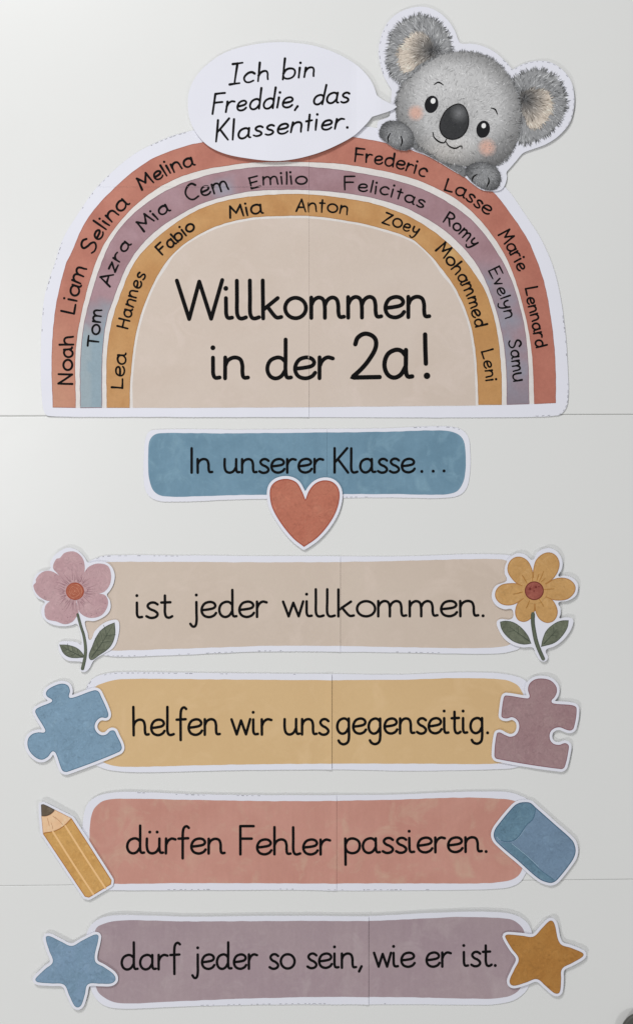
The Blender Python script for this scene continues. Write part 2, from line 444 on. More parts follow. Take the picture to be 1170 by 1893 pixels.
def word(cut, name, chars, base, xh, sw, lev, x_fit=True, cap=None, asc=None, slant=0.0, jit=0.0, seed=0, track=0.0, parent=None, dotr=None, G=None):
    G = G or globals()['G']
    """base: points of the baseline (2 = straight, 3 = through the middle one); glyphs stretched to fill it"""
    r = random.Random(seed)
    P = [np.array(p, float) for p in base]
    if len(P) == 2: P = [P[0], (P[0]+P[1])/2, P[1]]
    ctrl = 2*P[1] - 0.5*(P[0]+P[2])
    def bez(t): return (1-t)**2*P[0] + 2*t*(1-t)*ctrl + t*t*P[2]
    N = 120; L = [0.0]
    for i in range(N): L.append(L[-1] + float(np.linalg.norm(bez((i+1)/N)-bez(i/N))))
    def at(s):
        s = s/L[-1]*L[-1]
        if s <= 0: t = 0.0
        elif s >= L[-1]: t = 1.0
        else:
            i = np.searchsorted(L, s)-1; t = (i + (s-L[i])/(L[i+1]-L[i]))/N
        d = 2*(1-t)*(ctrl-P[0]) + 2*t*(P[2]-ctrl); d /= np.linalg.norm(d)
        over = s - min(max(s, 0), L[-1])
        return bez(t) + d*over, d
    seq = list(chars)
    adv = [G[c][0] for c in seq]; nat = sum(adv) - (0.06 if len(adv) else 0) + track*(len(adv)-1)
    kx = (L[-1]-sw*0.6)/nat
    ck = (cap/(C_*xh)) if cap else 1.0
    ak = (asc/(A_*xh)) if asc else 1.0
    items = []; s0 = sw*0.3; k = 0
    def pen(t, ph=seed): return sw*(1.07 - .24*t + .07*math.sin(5*t+ph)) if jit > .4 else sw      # a felt pen pressed less towards the end of a stroke
    for c, a in zip(seq, adv):
        o, d = at(s0 + a*kx*0.5); n = np.array([d[1], -d[0]])      # up
        ja = math.radians(jit*4.5*(r.random()-.5)*2); js = 1 + jit*0.07*(r.random()-.5)*2; jy = jit*0.9*(r.random()-.5)*2
        ca, sa = math.cos(ja), math.sin(ja)
        up = (c[0].isupper() or c == '2' or c == 'I2')
        def place(p, isdot=False):
            x, y = p[0], p[1]
            if up: y *= ck
            elif y > 1 and not isdot: y = 1 + (y-1)*((A_*ak-1)/(A_-1))
            X = (x - a*0.5)*kx*js + slant*y*xh; Y = y*xh*js + jy
            X, Y = X*ca - Y*sa, X*sa + Y*ca
            q = o + d*X + n*Y
            return (float(q[0]), float(q[1]))
        for st in G[c][1]:
            k += 1; lv = lev + 0.05*k
            if isinstance(st, tuple) and st[0] == 'D':
                q = place(st[1], True); items.append(cut.dot(q[0], q[1], dotr or sw*0.62, lv)); continue
            if isinstance(st, tuple) and st[0] == 'O':
                cx, cy, rx, ry = st[1]
                pts = [place((cx + rx*math.cos(t), cy + ry*math.sin(t))) for t in np.linspace(1.2, 1.2+2*math.pi, 33)[:-1]]
                items.append(cut.strip(pts, sw, lv, closed=True)); continue
            if isinstance(st, tuple) and st[0] == 'L':
                raw = st[1]
                for i in range(len(raw)-1):
                    a1, b1 = place(raw[i]), place(raw[i+1])
                    m_ = ((a1[0]+b1[0])/2 + jit*0.5*(r.random()-.5), (a1[1]+b1[1])/2 + jit*0.5*(r.random()-.5))
                    items.append(cut.strip(spline([a1, m_, b1], False, 3.0), pen, lv + 0.01*i))
                continue
            pts = [place(p) + tuple(p[2:]) for p in st]
            items.append(cut.strip(spline(pts, False, max(1.0, xh*0.07)), pen, lv))
        s0 += (a + track)*kx
    return cut.lines(name, items, INK, parent)

# ------------------------------------------------------------------ the cabinet the papers are stuck on
m, nt, b = nodes_of('white_lacquer')
tc = nt.nodes.new('ShaderNodeTexCoord'); co = tc.outputs['Object']
base = (0.78, 0.785, 0.775, 1)
col = mixc(nt, n_noise(nt, co, 5, 3), tuple(v*0.985 for v in base[:3])+(1,), tuple(v*1.01 for v in base[:3])+(1,))
nt.links.new(col, b.inputs['Base Color']); b.inputs['Specular IOR Level'].default_value = 0.42
rm = nt.nodes.new('ShaderNodeMapRange'); rm.inputs['To Min'].default_value = 0.28; rm.inputs['To Max'].default_value = 0.38
nt.links.new(n_noise(nt, co, 9, 5, 0.8, 0.6), rm.inputs['Value']); nt.links.new(rm.outputs[0], b.inputs['Roughness'])
bp = nt.nodes.new('ShaderNodeBump'); bp.inputs['Strength'].default_value = 0.05; bp.inputs['Distance'].default_value = 0.002
nt.links.new(n_noise(nt, co, 14, 2), bp.inputs['Height']); nt.links.new(bp.outputs[0], b.inputs['Normal'])
LACQUER = m
CARCASS = plain('grey_carcass', (150, 150, 146), 0.6, 0.8)
KNOBM = plain('dark_grey_plastic', (84, 84, 80), 0.4, 1.0)

cabinet = bpy.data.objects.new('cabinet', None); COL.objects.link(cabinet); cabinet.location = (0, 0, wz(2180))
cabinet['label'] = 'white lacquered cabinet front of three wide panels, the surface behind every paper cutout'
cabinet['category'] = 'cabinet'
def cab_part(name, bm, mat):
    me = bpy.data.meshes.new(name); bm.to_mesh(me); bm.free(); me.materials.append(mat)
    o = bpy.data.objects.new(name, me); COL.objects.link(o); o.parent = cabinet
    return o
def panel(tl, tr, br, bl, bevel):
    bm = bmesh.new(); oz = cabinet.location[2]; D = 0.0012
    f = [bm.verts.new((wx(p[0]), 0, wz(p[1])-oz)) for p in (tl, tr, br, bl)]
    k = [bm.verts.new((wx(p[0]), D, wz(p[1])-oz)) for p in (tl, tr, br, bl)]
    ff = bm.faces.new(f[::-1]); bm.faces.new(k)
    for i in range(4): bm.faces.new((f[i], f[(i+1) % 4], k[(i+1) % 4], k[i]))
    bmesh.ops.recalc_face_normals(bm, faces=bm.faces)
    es = [e for e in bm.edges if all(v.co.y < 1e-6 for v in e.verts)]
    bmesh.ops.bevel(bm, geom=es, offset=bevel*S, segments=3, profile=0.5, affect='EDGES')
    return bm
XL, XR = -420, 1590
def sl(y0, y1, x): return y0 + (y1-y0)*x/1170.0
a1, a2 = (769.0, 765.6), (1638.6, 1626.5)
def edge(a, d): return ((XL, sl(a[0], a[1], XL)+d), (XR, sl(a[0], a[1], XR)+d))
t0, t1 = edge(a1, -0.3); u0, u1 = edge(a1, 0.3); v0, v1 = edge(a2, -0.12); w0, w1 = edge(a2, 0.12)
cab_part('front_panel', panel((XL, -300), (XR, -300), t1, t0, 1.95), LACQUER)
cab_part('front_panel', panel(u0, u1, v1, v0, 1.8), LACQUER)
cab_part('front_panel', panel(w0, w1, (XR, 2180), (XL, 2180), 1.2), LACQUER)
bm = bmesh.new(); bmesh.ops.create_cube(bm, size=1.0)
bmesh.ops.scale(bm, vec=((XR-XL-20)*S, 0.25, 2460*S), verts=bm.verts)
bmesh.ops.translate(bm, vec=(0, 0.0012+0.125, 1240*S), verts=bm.verts)
cab_part('cabinet_body', bm, CARCASS)
# round knob
bm = bmesh.new(); prof = [(0.4, 34), (14, 34), (17, 33), (19, 30), (21, 30), (24, 33), (30, 34), (35, 32.5), (37.5, 28), (37, 18), (30, 8), (28, 0)]
NS = 48; rings = []
for rr, hh in prof:
    rings.append([bm.verts.new((wx(1182)+rr*S*math.cos(2*math.pi*i/NS), -hh*S*0.6, wz(1906)-cabinet.location[2]+rr*S*math.sin(2*math.pi*i/NS))) for i in range(NS)])
for i in range(len(rings)-1):
    for j in range(NS):
        bm.faces.new((rings[i][j], rings[i][(j+1) % NS], rings[i+1][(j+1) % NS], rings[i+1][j]))
bm.faces.new(rings[0]); bmesh.ops.recalc_face_normals(bm, faces=bm.faces)
for f in bm.faces: f.smooth = True
cab_part('knob', bm, KNOBM)

# ------------------------------------------------------------------ the arch with the names
SX, SY = 571.0, 345.0
def h_arch(x, y, cell=None):
    h = 0.7 + 0.5*noise.noise((x*0.006, y*0.006, 3.3)) + 0.9*max(0, (y-690)/80.0)**2
    h += 0.8*max(0, (160-x)/90.0) + 1.0*max(0, (x-980)/70.0)
    if cell is None: cell = 'R' if x > SX else ('LT' if y < SY else 'LB')
    if cell == 'LB': h += 0.35 + 0.9*math.exp(-(SX-x)/14.0)*(0.35+0.65*min(1, max(0, (y-560)/180.0)))
    elif cell == 'LT': h += 0.75 + 0.55*math.exp(-(SY-y)/12.0)*min(1, max(0, (x-250)/150.0))
    return max(h, 0.25)
cells = [([(1, 0, SX), (0, 1, SY)], 'LT'), ([(1, 0, SX), (0, -1, -SY)], 'LB'), ([(-1, 0, -SX)], 'R')]
arch = Cut('rainbow_poster', 'large arched paper rainbow covered in handwritten names above the blue banner', 'poster', (563, 770), h_arch, cells=cells)
a_out = spline([(90, 769, ), (82, 760), (77.5, 727), (76, 654), (82, 553), (103.6, 480), (118, 439), (144, 396), (179, 346), (234, 295), (284, 265), (350, 242), (450, 230), (563, 226), (690, 235), (780, 257), (870, 300), (935, 347), (963, 386), (1000, 443), (1026, 507), (1043, 600), (1050, 702), (1049.5, 741), (1044, 757), (1031, 767.5), (900, 771.5), (571, 771), (300, 770.5)], True, 5)
arch.sheet(scissor(a_out, 0.5, 8, 3), grid=11)
arch.cutline(a_out, [(0.06, 0.30), (0.56, 0.66)], seed=5)

red_o = [(98, 753), (96, 654), (103.6, 567), (121.5, 490), (130, 472), (162, 404), (217, 342), (278, 295), (336, 272), (374, 262.6), (450, 251), (563, 247), (656, 254), (696, 260), (760, 277), (840, 311), (911, 355), (929, 375), (972, 437), (986, 466), (1005.6, 522.6), (1018, 589), (1025, 651), (1027, 702), (1027, 745)]
red_i = [(140.5, 754), (140, 654), (148.6, 590), (172, 500), (196.6, 445), (234, 395.6), (275, 359), (321.5, 331.7), (368, 315.7), (400, 309), (458, 301), (516, 299), (574, 299), (632.5, 302.5), (690.6, 312), (741.5, 323), (794, 341.5), (849, 372), (892, 412), (931, 468), (953, 520), (972, 589), (981, 638), (985, 689), (987, 747)]
mv_o = [(148.6, 754), (148.6, 666), (156, 596), (180, 508), (205, 446.5), (240, 401.5), (281, 368), (321.5, 345), (368, 328), (400, 319.5), (458, 310), (516, 307), (574, 308), (632.5, 314), (690.6, 324), (741.5, 336), (794, 355), (849, 388), (886, 421.5), (923, 473), (947, 522.6), (966, 589), (973.6, 638), (977, 689), (978, 747)]
mv_i = [(189, 754), (190, 654), (198, 590), (211, 550), (233, 496), (260.5, 454), (298, 419), (339, 393), (368, 378), (400, 367), (458, 354), (516, 350.6), (574, 351), (632.5, 356), (690.6, 366), (740, 380), (763, 390), (812, 418.5), (853, 454), (884, 494), (905.6, 540.5), (923.6, 599.5), (932.6, 651), (936, 702), (936, 748)]
gd_o = [(197.5, 754), (198, 654), (208, 590), (228.5, 529), (247, 488), (269, 459.6), (307, 425), (350.6, 395.6), (400, 375), (458, 363.5), (516, 359), (574, 359), (632.5, 365.5), (690.6, 376), (740, 393), (763, 403), (806, 431), (846, 466), (876, 504), (898, 540.5), (916, 599.5), (923.6, 651), (927, 702), (927, 748)]
gd_i = [(240, 754), (241, 707), (249, 631), (263.5, 573), (284, 523.6), (304, 489), (321.5, 468), (350.6, 443.6), (400, 418), (458, 403), (516, 399), (574, 399), (632.5, 406), (690.6, 418), (757, 440), (790, 466), (818, 499), (841.5, 533), (864.6, 584), (875, 625), (881, 676), (884, 748)]
def band(o, i, seed): return wobble(spline(o, False, 5) + spline(i[::-1], False, 5), 0.7, 0.08, seed)
def mixrgb(a, b, t): t = max(0, min(1, t)); return tuple(x+(y-x)*t for x, y in zip(a, b))
def fbm(x, y, s, seed): return noise.fractal((x*s, y*s, seed), 1.0, 2.0, 4)
def pig_red(x, y):
    n = fbm(x, y, 0.02, 1.0); m_ = fbm(x, y, 0.006, 4.0)
    c = mixrgb((182, 119, 103), (170, 107, 92), 0.5+1.1*n)
    c = mixrgb(c, (188, 138, 114), max(0, min(1, (y-520)/230))*max(0, (330-x)/330)*1.2 + 0.25*m_)
    c = mixrgb(c, (166, 100, 86), (x-850)/500)
    return rgb(c)
def pig_mauve(x, y):
    n = fbm(x, y, 0.018, 2.0); d = fbm(x, y, 0.03, 9.0)
    c = mixrgb((163, 132, 139), (150, 117, 123), 0.5+1.2*n)
    t = (y-535+60*n + (x-180)*0.5)/105 if x < 400 else -1
    c = mixrgb(c, (139, 158, 169), t)
    if t > 0.4: c = mixrgb(c, (158, 168, 172), 0.5*(1 if x+8*d < 166 else 0))
    c = mixrgb(c, (150, 146, 158), 1.0 - math.hypot((x-410)/38, (y-350)/30) + 0.4*d)
    g = (y-478)/50 * (1 if x > 700 else 0); nx = (x - (880+0.28*(y-450)))/45.0
    c = mixrgb(c, (142, 143, 156), min(g, 0.95)*(0.95-0.6*nx+0.5*d))
    c = mixrgb(c, (136, 124, 134), (y-690)/60*(1 if x > 700 else 0))
    return rgb(c)
def pig_gold(x, y):
    n = fbm(x, y, 0.02, 6.0); d = fbm(x, y, 0.05, 8.0)
    c = mixrgb((191, 146, 95), (180, 132, 82), 0.5+1.1*n)
    c = mixrgb(c, (188, 142, 94), (y-600)/150)
    c = mixrgb(c, (172, 124, 74), 0.6*max(0, d)*(1 if y > 640 else .4))
    c = mixrgb(c, (204, 168, 114), 0.9-math.hypot((x-835)/26, (y-468)/26)+0.3*d)
    c = mixrgb(c, (180, 134, 80), (x-800)/300)
    return rgb(c)
field_o = red_o
CREAM = watercolor('cream_wash', (216, 211, 208), amp=0.03, streak=False)
TAN = watercolor('tan_wash', (203, 189, 178), (199, 184, 172), (207, 192, 182), amp=0.03, scale=12, grain=.02, streak=False)
field = wobble(spline([(98, 754, 'c')] + red_o[1:-1] + [(1027, 745, 'c'), (884, 750, 'c'), (571, 752, 'c')], True, 6), 0.3, 0.05, 2)
arch.region('cream_ground', field, 1, CREAM)
BANDM = pigment('band_pigment')
RIM_R = plain('red_rim', (160, 96, 80)); RIM_M = plain('mauve_rim', (136, 108, 116)); RIM_G = plain('gold_rim', (168, 120, 68))
arch.region('rainbow_stripe', band(red_o, red_i, 1), 2, BANDM, grid=7, pig=pig_red, rim=(1.1, RIM_R))['label'] = 'outer terracotta stripe'
arch.region('rainbow_stripe', band(mv_o, mv_i, 2), 2, BANDM, grid=7, pig=pig_mauve, rim=(1.1, RIM_M))['label'] = 'middle mauve stripe turning blue'
arch.region('rainbow_stripe', band(gd_o, gd_i, 3), 2, BANDM, grid=7, pig=pig_gold, rim=(1.1, RIM_G))['label'] = 'inner ochre stripe'
tan_pts = [(246, 754, 'c')] + [(x + (4.5 if x < 320 else (-4.5 if x > 800 else 0)), y + (4.5 if 300 < x < 830 else 1)) for x, y in gd_i[1:-1]] + [(879, 749, 'c'), (571, 752.5)]
arch.region('inner_panel', wobble(spline(tan_pts, True, 6), 0.5, 0.05, 5), 2, TAN)

LT = 4
for w_, b_, xh, sw, cap, asc in (
    ('Willko', [(326, 589.5), (568, 587.8)], 38, 7.4, 71, 70), ('mmen', [(573, 587.6), (796, 586)], 38, 7.4, 71, 70),
    ('in', [(392, 699.5), (461, 699.5)], 38.5, 7.4, None, 72),
    ('der', [(492, 699.5), (618, 699)], 38.5, 7.4, None, 72),
    ('2', [(648, 698), (703, 698)], 44, 8.3, 80, None),
    ('a', [(708, 698), (764, 698)], 51, 8.3, None, None)):
    word(arch, 'title_word', w_, b_, xh, sw, LT, cap=cap, asc=asc, jit=0.12, seed=len(w_), dotr=4.6, track=.12)
arch.lines('title_word', [arch.strip([(785.5, 618), (786, 645), (787, 672)], 8.3, LT), arch.dot(789, 694.5, 6.2, LT)], INK)

NAMES = [  # chars, baseline, x-height, stroke, cap height
 ('Noah', [(134, 711), (135, 666), (135.5, 620)], 17, 3.9, 26),
 ('Liam', [(138, 581), (147, 540), (161, 496)], 15.5, 3.9, 24),
 ('Selina', [(173, 470), (199, 421), (239, 376)], 15.5, 3.9, 27),
 ('Melina', [(263, 352), (311, 322), (361, 305)], 15, 3.9, 22),
 ('Frederic', [(655, 299), (722, 306.5), (785, 328)], 15, 3.5, 24),
 ('Lasse', [(820, 350), (864, 371), (901, 399)], 14.5, 3.5, 23),
 ('Marie', [(920, 434), (938.5, 461), (959, 502)], 14, 3.4, 23),
 ('Lennard', [(970, 533), (980.5, 588), (992, 644)], 13.5, 3.4, 21),
 ('Tom', [(182, 642), (184.5, 607), (190, 571)], 14.5, 3.6, 19),
 ('Azra', [(203, 530), (221, 485), (244, 451)], 13.5, 3.6, 21),
 ('Mia', [(266, 428), (290, 406), (316, 389)], 14.5, 3.8, 21),
 ('Cem', [(346, 373), (381, 361), (425, 350)], 17, 3.7, 28),
 ('Emilio', [(463, 347), (512, 341), (569, 341)], 14.5, 3.2, 21),
 ('Felicitas', [(637, 350.5), (709, 360), (783, 384)], 14, 3.2, 23),
 ('Romy', [(819, 409), (845, 429), (872, 458)], 14, 3.3, 21),
 ('Evelyn', [(902, 501), (919, 538), (935, 590)], 13.5, 2.9, 20),
 ('Samu', [(940, 629), (945.5, 668), (949, 707)], 14.5, 3.2, 23),
 ('Lea', [(227, 718), (229.5, 687), (233, 653)], 15, 3.6, 19),
 ('Hannes', [(237, 609), (247.5, 564), (269.5, 506)], 14.5, 3.5, 21),
 ('Fabio', [(300, 472), (330, 446), (363, 421)], 14, 3.8, 20),
 ('Mia', [(424, 402), (452, 397.5), (486, 395)], 15.5, 3.7, 22),
 ('Anton', [(546, 391), (592, 391), (643, 397)], 15.5, 3.2, 24),
 ('Zoey', [(705, 411), (735, 421), (770, 436)], 14.5, 3.2, 21),
 ('Mohammed', [(804, 463), (848, 519), (880, 606)], 14, 3.5, 23),
 ('Leni', [(889, 650), (895.5, 676), (899, 706)], 13.5, 3.2, 21)]
for i, (w_, b_, xh, sw, cap) in enumerate(NAMES):
    word(arch, 'handwritten_name', w_, b_, xh, sw*1.06, LT, cap=cap, asc=cap*1.0, jit=1.15, seed=10+i, track=0.20, dotr=2.3, G=HAND)

# ------------------------------------------------------------------ banners
LEVEL[0] = 0.85
def banner(name, label, center, top, right, bottom, left, ctop, cright, cbottom, cleft, mat, seam, lift, words, group, seed, cuts, kick=1.0, dots=()):
    def hf(x, y, cell=None):
        u = (y-center[1])/90.0
        h = 0.6 + 0.35*noise.noise((x*0.008, y*0.01, seed)) + lift[0]*max(0, -u)**2 + lift[1]*max(0, u)**2
        h += 0.5*max(0, (abs(x-center[0])-250)/130.0)
        if cell is None: cell = 'L' if x < seam else 'R'
        if cell == 'L': h += 0.35 + kick*math.exp(-(seam-x)/12.0)
        return max(0.2, h)
    c = Cut(name, label, 'banner', center, hf, group, [([(1, 0, seam)], 'L'), ([(-1, 0, -seam)], 'R')])
    o = spline(top + right + bottom + left, True, 5)
    c.sheet(scissor(o, 0.55, 8, seed), grid=10)
    c.cutline(o, cuts, seed=seed)
    c.region('colour_panel', wobble(spline(ctop + cright + cbottom + cleft, True, 5), 0.7, 0.06, seed), 1, mat, grid=10)
    for w_, x0, x1, y0, y1, xh, sw, cap, asc in words:
        word(c, 'printed_word', w_, [(x0, y0), (x1, y1)], xh, sw, 3, cap=cap, asc=asc, jit=0.10, seed=seed, dotr=2.9, track=.12)
    for x, y, r in dots: pass
    return c

B_BLUE = watercolor('blue_wash', (108, 140, 160), (98, 130, 150), (118, 150, 168), scale=22, amp=.1)
bb = banner('heading_banner', 'short slate blue paper banner with black lettering directly under the rainbow', (569, 858),
   [(283, 794.6), (441, 794.2), (578, 793), (715, 791.5), (797, 788), (841, 790)], [(860, 800), (868, 819), (868, 879), (857, 909.5)],
   [(830, 920), (715, 919.5), (578, 921), (441, 923), (304.7, 927)], [(277, 917.7), (267, 896), (267, 836), (271, 805.6)],
   [(287, 803), (300, 800.5), (441, 801), (578, 799.5), (715, 798), (797, 795.5), (832, 797)], [(852, 807), (859, 825), (859, 879), (846, 907)],
   [(819, 914), (715, 913), (578, 914), (441, 915), (316, 918)], [(288, 911), (276, 885), (274.6, 830), (278, 812)],
   B_BLUE, 604, (0.5, 0.8),
   [('In', 353, 394, 873.8, 873.6, 25, 4.80, 45, 45), ('unserer', 414, 599, 873.8, 873.4, 25, 4.80, None, 45), ('Klasse', 617, 768, 873.6, 873, 25, 4.80, 45, 45)],
   None, 21, [(0.3, 0.42), (0.62, 0.75)], kick=0.5)
bb.lines('printed_word', [bb.dot(x, y, 2.9, 3) for x, y in ((779.5, 871.5), (800.5, 871), (820.5, 870.5))], INK)

LEVEL[0] = 0.80
GRP = 'sentence banners on the cabinet'
B_CREAM = watercolor('beige_wash', (190, 176, 163), (187, 172, 159), (195, 180, 168), scale=9, amp=.03, grain=.02, streak=False)
banner('sentence_banner', 'beige paper banner between the pink flower and the yellow flower', (556, 1118),
   [(178, 1032), (201, 1026.9), (350, 1027), (500, 1028), (629, 1028.7), (755, 1028.2), (853.6, 1024.8), (924, 1025)], [(950, 1030), (962, 1050), (966, 1110), (966, 1170), (961, 1197.5)],
   [(946, 1204), (925, 1208), (880, 1209), (834, 1208.4), (629.5, 1205), (480, 1204.7), (354.6, 1210), (225, 1214)], [(190, 1211), (160, 1200), (149, 1165), (147, 1100), (152, 1050)],
   [(180, 1043), (209, 1039), (500, 1039.7), (629, 1039), (755, 1036.5), (860, 1034), (925, 1034)], [(945, 1042), (953, 1062), (957, 1110), (955, 1165), (945, 1189)],
   [(921, 1196.6), (880, 1198), (834, 1198), (629.5, 1194.6), (500, 1194), (354.6, 1198.6), (215, 1202.5)], [(184, 1199), (165, 1185), (158, 1157), (157, 1100), (162, 1060)],
   B_CREAM, 629, (0.6, 0.8),
   [('ist', 252, 320, 1142, 1142, 28, 4.90, None, 50), ('jeder', 351, 495, 1141, 1140.5, 28, 4.90, None, 50), ('willkommen.', 522, 901, 1140, 1139, 28, 4.90, None, 50)],
   GRP, 22, [(0.0, 0.08), (0.55, 0.9)])
LEVEL[0] = 0.76
B_GOLD = watercolor('sand_gold_wash', (192, 163, 121), (189, 159, 117), (197, 168, 128), scale=9, amp=.03, grain=.02, streak=False)
banner('sentence_banner', 'sandy yellow paper banner between the blue and the mauve jigsaw piece', (572, 1335),
   [(171.5, 1255.6), (193, 1246.7), (226.6, 1243.2), (425, 1244.8), (613, 1246), (739.6, 1247.3), (829, 1243.8), (889, 1243.4), (930, 1246)], [(961, 1253), (974, 1262), (985, 1285), (987, 1340), (984, 1390), (972, 1412)],
   [(950, 1420), (927, 1422), (880, 1423.5), (769.5, 1425.5), (613, 1423), (425, 1424.6), (260, 1428)], [(207, 1424.6), (180, 1416), (163, 1403), (156, 1370), (155, 1310), (160, 1272)],
   [(177.4, 1270), (193, 1262.4), (216.8, 1256.5), (260, 1255), (425, 1256.5), (613, 1257.6), (739.6, 1257), (844, 1254), (919, 1255.6)], [(952, 1264), (966, 1282), (975, 1310), (977, 1340), (973, 1385), (955, 1405)],
   [(916, 1411.5), (859, 1412.8), (769.5, 1412), (613, 1412), (425, 1413.7), (236, 1418)], [(207, 1415), (184, 1405), (170, 1385), (166, 1340), (168, 1290)],
   B_GOLD, 613, (1.0, 0.8),
   [('helfen', 246, 408, 1359.5, 1358.5, 28.5, 5.00, None, 52), ('wir', 427, 504, 1358.6, 1358.2, 28.3, 5.00, None, 50), ('uns', 525, 609, 1358.2, 1358, 28.3, 5.00, None, 50), ('gegenseitig.', 622, 908, 1356.8, 1355.5, 27.8, 5.00, None, 48)],
   GRP, 23, [(0.0, 0.2), (0.93, 1.0)], kick=2.2)
LEVEL[0] = 0.72
B_SALM = watercolor('salmon_wash', (175, 129, 117), (169, 121, 109), (175, 141, 124), scale=16, amp=.05, grain=.03)
banner('sentence_banner', 'salmon red paper banner between the pencil and the eraser cutout', (567, 1555),
   [(159, 1493.6), (170.5, 1478), (193.6, 1468), (229.5, 1464), (280.8, 1465), (350, 1468), (500, 1470), (622, 1469.8), (735, 1469), (837, 1464.5), (898, 1463.2), (939, 1464.4)], [(961, 1470.6), (975, 1479), (985, 1505), (987, 1555), (982, 1597), (971.5, 1615)],
   [(961, 1631), (943, 1640), (916, 1643.5), (880, 1645.2), (764, 1646.3), (622, 1646.5), (500, 1645), (350, 1646), (214, 1646)], [(180, 1643), (162, 1628), (153, 1595), (152, 1555), (154, 1520)],
   [(177, 1492), (193.6, 1480), (224, 1476.4), (350, 1478.7), (500, 1481), (622, 1480.5), (735, 1478.5), (837, 1474.7), (916, 1476)], [(950, 1480.5), (968, 1497), (976, 1530), (974, 1580), (964, 1609.8)],
   [(957, 1620.5), (943, 1627.7), (916, 1632), (880, 1633.5), (764, 1633.7), (590, 1633.7), (350, 1633), (214, 1634)], [(188, 1631), (172, 1612), (166, 1570), (168, 1515)],
   B_SALM, 622, (3.2, 0.7),
   [('dürfen', 234, 417, 1577.8, 1578.6, 27.3, 5.00, None, 51), ('Fehler', 443, 612, 1579.8, 1580, 27.3, 5.00, 52, 50), ('passieren.', 637, 906, 1577.8, 1575, 27, 5.00, None, 48)],
   GRP, 24, [(0.05, 0.2), (0.6, 0.85)])
LEVEL[0] = 0.67
B_MAUVE = watercolor('dusky_mauve_wash', (143, 127, 131), (138, 121, 127), (150, 136, 139), scale=13, amp=.05)
banner('sentence_banner', 'dusky mauve paper banner between the blue star and the golden star', (573, 1775),
   [(173, 1705.6), (193.6, 1694.5), (216.7, 1691), (281, 1692), (350, 1694), (560, 1692.3), (682, 1693), (755, 1689), (852, 1685), (926, 1686)], [(954.6, 1692), (971, 1702.7), (980, 1716), (986, 1745), (986, 1795), (976, 1826)],
   [(964, 1840), (945, 1851), (914, 1857), (890, 1858), (755, 1857.4), (560, 1857.2), (350, 1860.8), (255, 1865), (216.7, 1865)], [(193.6, 1859.5), (175.6, 1844), (164, 1815), (158, 1775), (161.5, 1725)],
   [(193.6, 1707), (229.5, 1701), (350, 1703), (560, 1702), (682, 1702), (755, 1699), (852, 1694.6), (914, 1696)], [(945, 1700), (962, 1711), (970, 1728), (975, 1770), (962, 1826)],
   [(952, 1836.7), (933, 1844), (890, 1847), (755, 1844.3), (560, 1844), (350, 1850.5), (255, 1855)], [(216.7, 1854), (193.6, 1845), (179, 1829), (170, 1780), (177, 1718.5)],
   B_MAUVE, 681, (6.0, 0.8),
   [('darf', 224, 334, 1793, 1792.4, 26.5, 4.80, None, 50), ('jeder', 355, 477, 1792, 1791.6, 26.5, 4.80, None, 49), ('so', 497, 546, 1791.4, 1791, 26.3, 4.80, None, 49),
    ('sein,', 567, 672, 1790.2, 1789.5, 26.3, 4.80, None, 48), ('wie', 690, 768, 1788.4, 1788, 26, 4.80, None, 47), ('er', 787, 835, 1788, 1787.6, 26, 4.80, None, 47), ('ist.', 856, 922, 1787, 1786, 26, 4.80, None, 46)],
   GRP, 25, [(0.62, 0.82)], kick=1.6)

# ------------------------------------------------------------------ sticker helpers
def sticker_h(c, tilt=(0, 0), base=4.6, bulge=0.0, seed=0):
    def hf(x, y, cell=None):
        return base + tilt[0]*(x-c[0])/80.0 + tilt[1]*(y-c[1])/80.0 + bulge*(((x-c[0])/75)**2 + ((y-c[1])/75)**2) + 0.2*noise.noise((x*.02, y*.02, seed))
    return hf

def center(o): a = np.array(o); return tuple((a.min(0)+a.max(0))/2)

# heart
LEVEL[0] = 0.82
ho = [(499, 917), (501, 900), (512, 889), (531, 885.5), (548, 892), (558, 908), (564.5, 924, 'c'), (572, 906), (584, 893), (600, 888), (616, 892), (626, 905), (627, 924), (620, 948), (605, 973), (585, 995), (562, 1011, 'c'), (542, 995), (520, 968), (504, 940)]
ho = spline(ho, True, 2.5); cc = center(ho)
ht = Cut('heart_cutout', 'terracotta red paper heart overlapping the lower edge of the blue banner', 'heart', cc, sticker_h(cc, (0.4, 0.5), 4.0, 0.3))
M_HEART = watercolor('heart_wash', (173, 107, 87), (167, 99, 80), (178, 115, 94), scale=40, amp=.06, streak=False, crinkle=.065)
ht.sheet(scissor(offset(ho, 5.4), .4, 6, 31), grid=7)
ht.region('heart_print', ho, 1, M_HEART, grid=9, rim=(2.0, plain('heart_rim', (148, 70, 52))))

def rot_ell(cx, cy, rx, ry, a, n=36):
    a = math.radians(a); return [(cx + rx*math.cos(t)*math.cos(a) - ry*math.sin(t)*math.sin(a), cy + rx*math.cos(t)*math.sin(a) + ry*math.sin(t)*math.cos(a)) for t in np.linspace(0, 2*math.pi, n, endpoint=False)]

